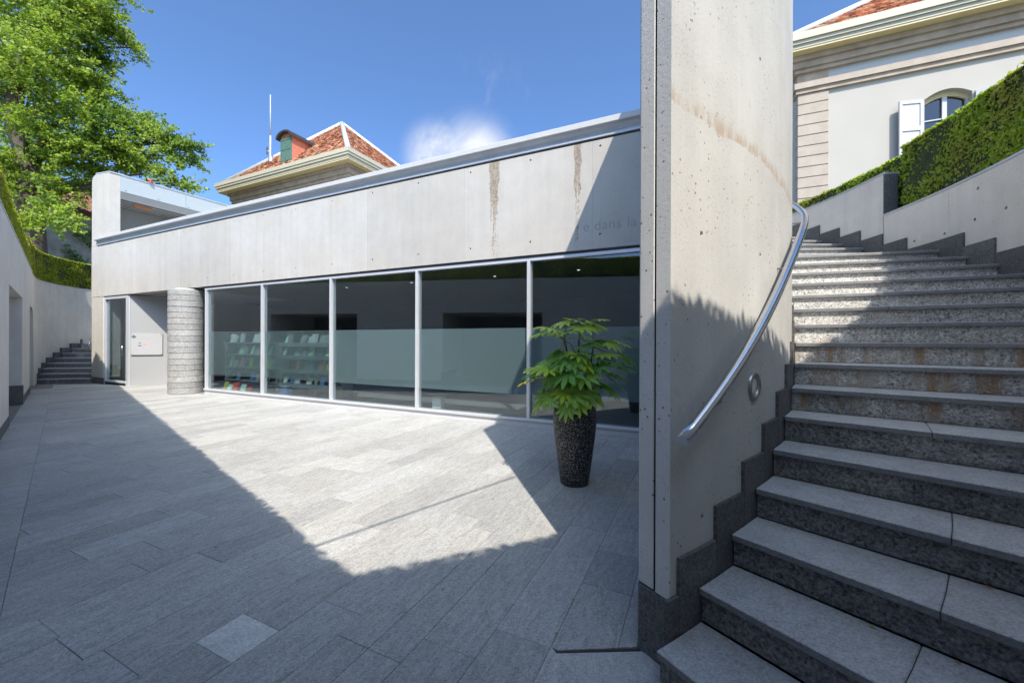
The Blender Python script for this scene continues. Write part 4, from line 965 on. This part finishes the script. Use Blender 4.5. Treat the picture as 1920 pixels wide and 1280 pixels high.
def pavilion():
    K = fp(0, 0, 0)                                            # left pavilion, aligned with the museum
    c0 = Vector((-9.5, 23.0)); w, dp = 13.2, 10.84; d, n = D, NRM
    root = thing('roof_pavilion', 'old pavilion with orange tiled hip roof and cream eaves behind the museum', 'house', (*(c0 + d * 6.6 + n * 5.4), 3.4))
    def q(a, b, z): return Vector((c0.x + d.x * a + n.x * b, c0.y + d.y * a + n.y * b, z))
    def ringbox(name, o0, o1, z0, z1, m):                      # hollow band round the building, o0 outside inset, o1 inside inset
        def R(o, z): return [q(o, o, z), q(w - o, o, z), q(w - o, dp - o, z), q(o, dp - o, z)]
        mb = MB(); mb.sweep([R(o1, z0), R(o0, z0), R(o0, z1), R(o1, z1), R(o1, z0)], True, False); return mb.build(name, M[m], root)
    ZE = 12.3
    MB().prism([tuple(q(a, b, 0).xy) for a, b in ((.9, .9), (w - .9, .9), (w - .9, dp - .9), (.9, dp - .9))], 3.4, 11.2).build('wall', M['white_plaster'], root)
    ringbox('frieze', .86, 1.2, 11.2, 11.45, 'frieze_plaster'); ringbox('stone_cornice', .74, 1.2, 11.46, 11.66, 'house_stone'); ringbox('stone_cornice', .66, 1.2, 11.665, 11.98, 'house_stone'); ringbox('stone_cornice', .56, 1.2, 11.985, 12.16, 'house_stone')
    ringbox('eave_soffit', .12, 1.2, 12.165, 12.24, 'soffit_paint'); ringbox('eave_fascia', .10, .3, 12.245, 12.40, 'cream_paint'); ringbox('gutter', .04, .3, 12.41, 12.55, 'cream_paint'); ringbox('gutter', .0, .3, 12.555, 12.80, 'cream_paint')
    ap = q(6.6, 5.42, 18.23); cs = [q(.2, .2, 12.7), q(w - .2, .2, 12.7), q(w - .2, dp - .2, 12.7), q(.2, dp - .2, 12.7)]
    MB().add([*cs, ap], [(0, 1, 4), (1, 2, 4), (2, 3, 4), (3, 0, 4), (3, 2, 1, 0)]).build('roof', M['roof_deck'], root)
    tiles_on(root, (cs[0], cs[1], ap, ap), .17, .2, seed=2); tiles_on(root, (cs[3], cs[0], ap, ap), .17, .2, seed=3)
    for c in cs: MB().tube([c + Vector((0, 0, .02)), ap + Vector((0, 0, .05))], .17, 8).build('hip_ridge', M['ridge_zinc'], root, smooth=True)
    # dormer on the front face
    fr = None
    P = px(537, 314, 26.9); a0 = (P.xy - c0).dot(d); b0 = (P.xy - c0).dot(n)
    zb = 12.7 + (b0 - .2) * (18.23 - 12.7) / 5.22
    W, hgt = 1.15, 2.0
    dm = None
    prof = [(-W / 2, 0), (-W / 2, hgt - .25)] + [(-W / 2 * math.cos(t), hgt - .25 + .27 * math.sin(t)) for t in np.linspace(.2, math.pi - .2, 9)] + [(W / 2, hgt - .25), (W / 2, 0)]
    mbq = MB().sweep([[q(a0 + x, b0 + o, zb - .1 + z) for x, z in prof] for o in (0, 2.2)]); dm = mbq.build('dormer', M['dormer_red'], root)
    rp = [(-W / 2 - .2, hgt - .36), (-W / 2 - .2, hgt - .28)] + [(-(W / 2 + .2) * math.cos(t), hgt - .28 + .42 * math.sin(t)) for t in np.linspace(.1, math.pi - .1, 11)] + [(W / 2 + .2, hgt - .28), (W / 2 + .2, hgt - .36)] + [((W / 2 + .02) * math.cos(t), hgt - .27 + .30 * math.sin(t)) for t in np.linspace(.1, math.pi - .1, 11)]
    MB().sweep([[q(a0 + x, b0 + o, zb - .1 + z) for x, z in rp] for o in (-.25, 2.3)]).build('dormer_roof', M['dormer_roof'], dm)
    for sgn in (-1, 1):
        x0, x1 = (.02, W / 2 - .02) if sgn > 0 else (-W / 2 + .02, -.02)
        MB().hexa([q(a0 + x0, b0 - .05, zb + .0), q(a0 + x1, b0 - .05, zb + .0), q(a0 + x1, b0 - .005, zb), q(a0 + x0, b0 - .005, zb)], [q(a0 + x0, b0 - .05, zb + hgt - .42), q(a0 + x1, b0 - .05, zb + hgt - .42), q(a0 + x1, b0 - .005, zb + hgt - .42), q(a0 + x0, b0 - .005, zb + hgt - .42)]).build('shutter', M['shutter_green'], dm)
        for zz in (.05, .8, 1.45): MB().hexa([q(a0 + x0 + .05, b0 - .07, zb + zz), q(a0 + x1 - .05, b0 - .07, zb + zz), q(a0 + x1 - .05, b0 - .052, zb + zz), q(a0 + x0 + .05, b0 - .052, zb + zz)], [q(a0 + x0 + .05, b0 - .07, zb + zz + .08), q(a0 + x1 - .05, b0 - .07, zb + zz + .08), q(a0 + x1 - .05, b0 - .052, zb + zz + .08), q(a0 + x0 + .05, b0 - .052, zb + zz + .08)]).build('shutter_rail', M['shutter_green'], dm)
    mast = thing('antenna_mast', 'thin white antenna mast rising beside the dormer', 'antenna', px(507, 300, 29)); b = px(507, 306, 29); t = px(507, 178, 29)
    MB().tube([b - Vector((0, 0, 1.5)), b + (t - b) * .4], .055, 8).build('lower_pole', M['shutter_white'], mast, smooth=True); MB().tube([b + (t - b) * .4, t], [.042, .03], 8).build('upper_pole', M['shutter_white'], mast, smooth=True)
    for x, y0, y1 in ((501, 276, 290), (503, 303, 309)): MB().tube([px(x, y0, 29), px(x, y1, 29)], .05, 6).build('dipole', M['dormer_roof'], mast)
    MB().tube([px(500, 284, 29), px(507, 284, 29)], .04, 6).build('cross_arm', M['shutter_white'], mast); p = px(509, 300, 29); MB().frame(p - Vector((.1, .1, .15)), (.2, 0, 0), (0, .2, 0), (0, 0, .35)).build('junction_box', M['shutter_white'], mast)
pavilion()
def house():
    d = Vector((-.9155, .402)); n = Vector((.402, .9155)); c = 18.23
    def q(s, o, z): return Vector((d.x * s + n.x * (c + o), d.y * s + n.y * (c + o), z))
    def at(x, y, o=0.0):
        a, b = x - 960, 640 - y; ux = (a * math.cos(ROLL) - b * math.sin(ROLL)) / F_PX; vz = (a * math.sin(ROLL) + b * math.cos(ROLL)) / F_PX
        t = (c + o) / (n.x * ux + n.y); return (Vector((ux * t, t)).dot(d), H + vz * t)
    sl = at(1497, 300)[0]; sr = sl - 15.5
    root = thing('white_house', 'white rendered house with stone quoins, shutters and tiled roof behind the right hedge', 'house', q(sl - 5, 3, 3.4))
    def box(name, s0, s1, o0, o1, z0, z1, m, par=root, bev=0.0): return MB().hexa([q(s0, o0, z0), q(s1, o0, z0), q(s1, o1, z0), q(s0, o1, z0)], [q(s0, o0, z1), q(s1, o0, z1), q(s1, o1, z1), q(s0, o1, z1)]).build(name, M[m], par, bevel=bev)
    # window opening
    w0 = at(1733, 190)[0]; wm = at(1777, 190)[0]; w1 = wm - (w0 - wm); zs = at(1733, 188)[1]; za = at(1777, 167)[1]; zc = zs - 2.2
    zb1, zb0 = 11.30, 10.92
    # wall built round the window
    box('wall', sl - .9, w0 + .0, 0, .4, 3.4, zb0, 'white_plaster'); box('wall', w1, sr, 0, .4, 3.4, zb0, 'white_plaster'); box('wall', w0, w1, 0, .4, 3.4, zc, 'white_plaster')
    arch = [(w0 + (w1 - w0) * i / 12, zs + (za - zs) * (1 - (2 * i / 12 - 1) ** 2)) for i in range(13)]
    MB().sweep([[q(s, o, z) for s, z in arch + [(w1, zb0), (w0, zb0)]] for o in (0, .4)]).build('wall', M['white_plaster'], root)
    box('rear_wall', sl - .02, sr, 9.6, 10, 3.4, 12.2, 'white_plaster'); box('side_wall', sl, sl - .3, .42, 9.58, 3.4, 12.2, 'white_plaster')
    am = .30                                                   # pale stone arch round the window
    out = [(s + am * math.cos(math.pi * i / 12), z + am * math.sin(math.pi * i / 12)) for i, (s, z) in enumerate(arch)]
    MB().sweep([[q(s, o, z) for s, z in arch + out[::-1]] for o in (-.02, -.002)]).build('window_arch', M['white_plaster'], root)
    for s0, s1 in ((w0, w0 + .2), (w1 - .2, w1)): box('window_jamb', s0, s1, -.016, -.002, zc, zs, 'white_plaster')
    win = box('window', w0 - .0, w1, .26, .27, zc, za - .05, 'glass_house')
    for s0, s1 in ((w0, w0 - .07), (wm + .06, wm - .06), (w1 + .07, w1)): box('stile', s0, s1, .18, .255, zc, za - .02, 'shutter_white', win)
    for k in range(4): z = zs - .78 - .62 * k + .1; box('glazing_bar', w0 - .07, wm + .06, .2, .254, z, z + .04, 'shutter_white', win); box('glazing_bar', wm - .06, w1 + .07, .2, .254, z, z + .04, 'shutter_white', win)
    MB().sweep([[q(s, o, z) for s, z in [(a, b - .16) for a, b in arch] + arch[::-1]] for o in (.17, .256)]).build('head_frame', M['soffit_paint'], win)
    box('curtain', w0, w1, .5, .52, zc, za, 'frieze_plaster')
    # shutters folded back against the wall
    for sg in (1, -1):
        e0 = w0 + .06 if sg > 0 else w1 - .06; W = (w0 - wm) * 1.15 * sg
        a = Vector((e0, -.06)); b = Vector((e0 + W, -.22)); tdir = (b - a).normalized(); nd = Vector((-tdir.y, tdir.x)) * (1 if sg < 0 else -1)
        def sp(u, v, z): p = a + (b - a) * u + nd * v; return q(p.x, p.y, z)
        def sbox(u0, u1, v0, v1, z0, z1, nm, par): return MB().hexa([sp(u0, v0, z0), sp(u1, v0, z0), sp(u1, v1, z0), sp(u0, v1, z0)], [sp(u0, v0, z1), sp(u1, v0, z1), sp(u1, v1, z1), sp(u0, v1, z1)]).build(nm, M['shutter_white'], par)
        sh = sbox(0, 1, -.03, .0, zc, zs - .0, 'shutter', root)
        for u0, u1, z0, z1 in ((0, .12, zc, zs), (.88, 1, zc, zs), (.12, .88, zs - .12, zs), (.12, .88, zs - 1.05, zs - .9), (.12, .88, zc, zc + .14)): sbox(u0, u1, .001, .028, z0 + .002, z1 - .002, 'shutter_rail', sh)
    # quoins: rusticated corner blocks
    for k in range(19):
        z0 = zb0 - .395 * (k + 1)
        if z0 < 3.4: break
        MB().hexa([q(sl + .04, -.05, z0 + .012), q(sl - .92, -.05, z0 + .012), q(sl - .92, .3, z0 + .012), q(sl + .04, .3, z0 + .012)], [q(sl + .04, -.05, z0 + .383), q(sl - .92, -.05, z0 + .383), q(sl - .92, .3, z0 + .383), q(sl + .04, .3, z0 + .383)]).build('quoin_stone', M['quoin_stone'], root, bevel=.015)
        box('quoin_joint', sl + .0, sl - .9, -.02, .3, z0 - .012, z0 + .012, 'house_stone')
    def band(name, o, z0, z1, m): box(name, sl - o * 1.0 * -1 if False else sl - o, sr, o, .4, z0, z1, m)
    band('string_course', -.10, zb0, zb0 + .16, 'house_stone'); band('string_course', -.16, zb0 + .163, zb1, 'quoin_stone'); band('frieze', -.03, zb1 + .002, 11.66, 'frieze_plaster'); box('frieze_corner', sl + .05, sl - .9, -.05, .3, zb1 + .003, 11.658, 'house_stone')
    band('stone_cornice', -.16, 11.663, 11.80, 'house_stone'); band('stone_cornice', -.24, 11.803, 12.03, 'house_stone'); band('stone_cornice', -.34, 12.033, 12.22, 'house_stone')
    band('eave_soffit', -.66, 12.223, 12.29, 'soffit_paint'); band('eave_fascia', -.68, 12.293, 12.42, 'cream_paint'); band('gutter', -.74, 12.424, 12.54, 'cream_paint'); band('gutter', -.80, 12.543, 12.80, 'cream_paint')
    e = .6; A = q(sl + e, -e, 12.74); Bq = q(sr - e, -e, 12.74); R0 = q(sl - 5.6, 5.0, 17.6); R1 = q(sr + 5, 5.0, 17.6); Cq = q(sr - e, 10.6, 12.74); Dq = q(sl + e, 10.6, 12.74)
    MB().add([A, Bq, Cq, Dq, R0, R1], [(0, 1, 5, 4), (1, 2, 5), (2, 3, 4, 5), (3, 0, 4), (3, 2, 1, 0)]).build('roof', M['roof_deck'], root)
    tiles_on(root, (A, Bq, R1, R0), .17, .2, seed=7)
    MB().tube([A + Vector((0, 0, .02)), R0], .16, 8).build('hip_ridge', M['ridge_zinc'], root, smooth=True)
    # dormer cheek at the top edge of the picture
    a_ = at(1735, 0, 1.2); box('dormer_cheek', a_[0], a_[0] - 1.3, 1.0, 3.0, a_[1] - .6, a_[1] + 1.2, 'dormer_red')
house()
def barn():
    # old stone outbuilding behind the tree
    a = Vector((-33.2, 26.0)); t = Vector((-.23, .973)); n = Vector((-.973, -.23))
    root = thing('old_outbuilding', 'weathered stone outbuilding with a clay tile roof half hidden by the tree', 'house', (*(a + t * 5), 3.4))
    def q(s, o, z): return Vector((a.x + t.x * s + n.x * o, a.y + t.y * s + n.y * o, z))
    MB().hexa([q(-4, 0, 3.4), q(14, 0, 3.4), q(14, 7, 3.4), q(-4, 7, 3.4)], [q(-4, 0, 11.8), q(14, 0, 11.8), q(14, 7, 11.8), q(-4, 7, 11.8)]).build('wall', M['old_wall'], root)
    A, B, Cq, Dq = q(-4.6, -.8, 11.75), q(14.6, -.8, 11.75), q(14.6, 3.5, 15.2), q(-4.6, 3.5, 15.2)
    MB().add([A, B, Cq, Dq, q(-4.6, 7.8, 11.75), q(14.6, 7.8, 11.75)], [(0, 1, 2, 3), (3, 2, 5, 4), (0, 3, 4), (1, 5, 2), (0, 4, 5, 1)]).build('roof', M['roof_deck'], root)
    tiles_on(root, (A, B, Cq, Dq), .2, .22, seed=9)
    MB().tube([A, B], .09, 8).build('gutter', M['dormer_roof'], root)
    iv = thing('climbing_ivy', 'leafy climber trailing over the old stone outbuilding wall', 'ivy', q(3, -.1, 3.4))
    g = np.random.default_rng(9); cen = []
    for k in range(26):
        s, z = g.uniform(-3, 12), g.uniform(4.5, 11); p = np.array(q(s, -.15, z)); dv = np.array(q(s + 1.6, -.15, z - .9)) - p
        MB().tube([p, p + dv * .5 + np.array([0, 0, .1]), p + dv], .02, 5).build('vine', M['bark'], iv)
        for j in range(130): u = g.random() * 1.4; cen.append(p + dv * u + g.normal(scale=(.22, .3, .22)))
    cen = np.array(cen); nn = np.tile(np.array([.97, -.2, .5]), (len(cen), 1)) + g.normal(scale=.6, size=(len(cen), 3)); leaf_mesh('foliage', cen, nn, .10 + .08 * g.random(len(cen)), M['leaf_ivy'], iv)
barn()

# ------------------------------------------------------------------ ginkgo tree
def tree():
    Y0 = 21.0; base = Vector((px(62, 500, Y0).x, Y0, 3.4))
    root = thing('deciduous_tree', 'large spreading broadleaf tree with light green foliage at the upper left', 'tree', base)
    g = np.random.default_rng(12)
    trunk = [base, px(60, 470, Y0), px(58, 380, Y0), px(50, 300, Y0), px(22, 215, Y0 - .3), px(40, 120, Y0 - .5), px(70, 20, Y0), px(75, -90, Y0), px(70, -200, Y0)]
    MB().tube(trunk, [.62, .56, .48, .42, .36, .28, .2, .13, .06], 12).build('trunk', M['bark'], root, smooth=True)
    clumps = [(20, 30, 70, 0), (85, 20, 62, -1), (150, 15, 48, 0), (185, 35, 30, .5), (205, 60, 20, .6), (232, 76, 14, .7), (256, 90, 9, .8), (200, 20, 16, 0), (55, 95, 62, -1.5), (125, 85, 52, .8), (170, 75, 30, 0), (190, 108, 18, .5), (205, 122, 10, .6),
              (20, 140, 55, -.5), (85, 165, 52, 1), (140, 140, 34, -.5), (165, 165, 24, .4), (185, 150, 20, 0), (155, 205, 30, -.8), (195, 195, 28, 0), (220, 215, 26, .5), (195, 235, 32, -.5), (250, 235, 24, 0), (275, 225, 16, .5), (285, 255, 22, .3), (312, 262, 22, 0), (338, 268, 18, .3), (360, 274, 12, .4), (347, 298, 14, .2), (322, 288, 16, 0),
              (15, 215, 40, 1), (70, 235, 45, -1), (120, 250, 42, .5), (165, 270, 36, -.5), (215, 275, 32, .5), (250, 280, 26, 0), (230, 305, 24, .3), (268, 312, 20, .3), (300, 325, 14, .2), (330, 340, 11, .2), (350, 347, 9, .2),
              (25, 300, 45, 0), (80, 300, 40, 1), (130, 310, 34, -.5), (175, 320, 24, .3), (45, 355, 34, 1), (105, 350, 30, -.6), (150, 350, 22, .4), (90, 395, 24, -1), (120, 400, 18, -1.2), (55, 420, 22, -1), (100, 415, 16, -2),
              (40, -60, 80, 0), (130, -70, 70, 1), (190, -50, 40, -1), (-40, 80, 70, 0), (-50, 200, 70, 1), (-40, 320, 60, -1), (80, -170, 80, 0), (-60, -60, 80, 0), (-120, 140, 70, .5)]
    cen = []; siz = []
    for x, y, rp, dz in clumps:
        Yc = Y0 + dz * 1.6; c = px(x, y, Yc); R = rp / F_PX * Yc
        # limb from the trunk
        tk = min((p for p in trunk[2:]), key=lambda p: (p - c).length + max(0, p.z - c.z) * .9)
        mid = tk.lerp(c, .5) + Vector((g.normal() * .25, g.normal() * .3, .35)); far = c
        MB().tube([tk, tk.lerp(mid, .5) + Vector((0, 0, .12)), mid, mid.lerp(far, .5) + Vector((0, 0, .1)), far], [.13, .105, .08, .055, .025], 7).build('limb', M['bark'], root, smooth=True)
        ns = max(7, int(30 * (R ** 2)) + 6)
        for i in range(min(ns, 95)):
            v = g.normal(size=3); v /= np.linalg.norm(v); rad = R * (g.random() ** .45); sc = np.array(c) + v * rad * np.array([1, 1.35, .85])
            dirv = v * .6 + np.array([.5 * np.sign(v[0] + .2), 0, -.25]); dirv /= np.linalg.norm(dirv)
            k = int(g.integers(38, 62)); u = g.random(k)[:, None]
            L = .9 + .7 * g.random(); wd = .05 + .10 * (1 - u); P = sc + dirv * (u - .4) * L + g.normal(size=(k, 3)) * wd * np.array([1, 1.2, .9])
            cen.append(P); siz.append(.045 + .045 * g.random(k))
    cen = np.vstack(cen); siz = np.concatenate(siz)
    nrm = g.normal(size=(len(cen), 3)) * .8 + np.array([.15, -.8, .75]); print('tree leaves', len(cen))
    leaf_mesh('crown', cen, nrm, siz, M['leaf_tree'], root, aspect=.8)
tree()

# ------------------------------------------------------------------ leaf litter caught in the stair corners and on the paving
simple('dry_leaf', (.34, .22, .09), .8, var=.4, scale=40)
def litter():
    g = np.random.default_rng(21); c = []
    for k in range(1, 12):
        for j in range(9):
            R = RI + .03 + (RO - RI - .1) * g.random() ** 1.6; p = ci(k + .93 - .12 * g.random() ** 2, R, k * RISE + .004); c.append(p)
    for j in range(60):
        t = g.uniform(-8, 8); p = lw(t, .03 + .1 * g.random() ** 2, .006); c.append(p)
    for j in range(26):
        p = Vector((g.uniform(-2.5, .6), g.uniform(1.9, 6), .006)); c.append(p)
    c = np.array([tuple(v) for v in c]); n = np.tile(np.array([0, 0, 1.0]), (len(c), 1)) + g.normal(scale=.25, size=(len(c), 3))
    leaf_mesh('leaf_litter', c, n, .006 + .009 * g.random(len(c)), M['dry_leaf'], label='scattered dry leaf crumbs in the stair corners and along the wall', cat='leaf litter', kind='stuff')
litter()

# ------------------------------------------------------------------ arm added out of view behind the camera to cast a thin shadow on the paving
def arm():
    z = 4.75; L = z / math.tan(SUN_EL); g0 = Vector((.01, 4.54)); e = Vector((.698, .716))
    def P(t): w = g0 + e * t - Vector((sx, sy)) * L; return Vector((w.x, w.y, z))
    a, b = P(-3.4), P(.05)
    cb = thing('shadow_arm', 'added arm on a post out of view, placed to cast a thin shadow line', 'arm', (a.x, a.y, 3.4))
    MB().tube([a, b], [.014, .011], 8).build('arm', M['steel_dark'], cb); MB().tube([Vector((a.x, a.y, 3.2)), a + Vector((0, 0, .1))], .035, 10).build('post', M['steel_dark'], cb)
arm()
bpy.context.view_layer.update()
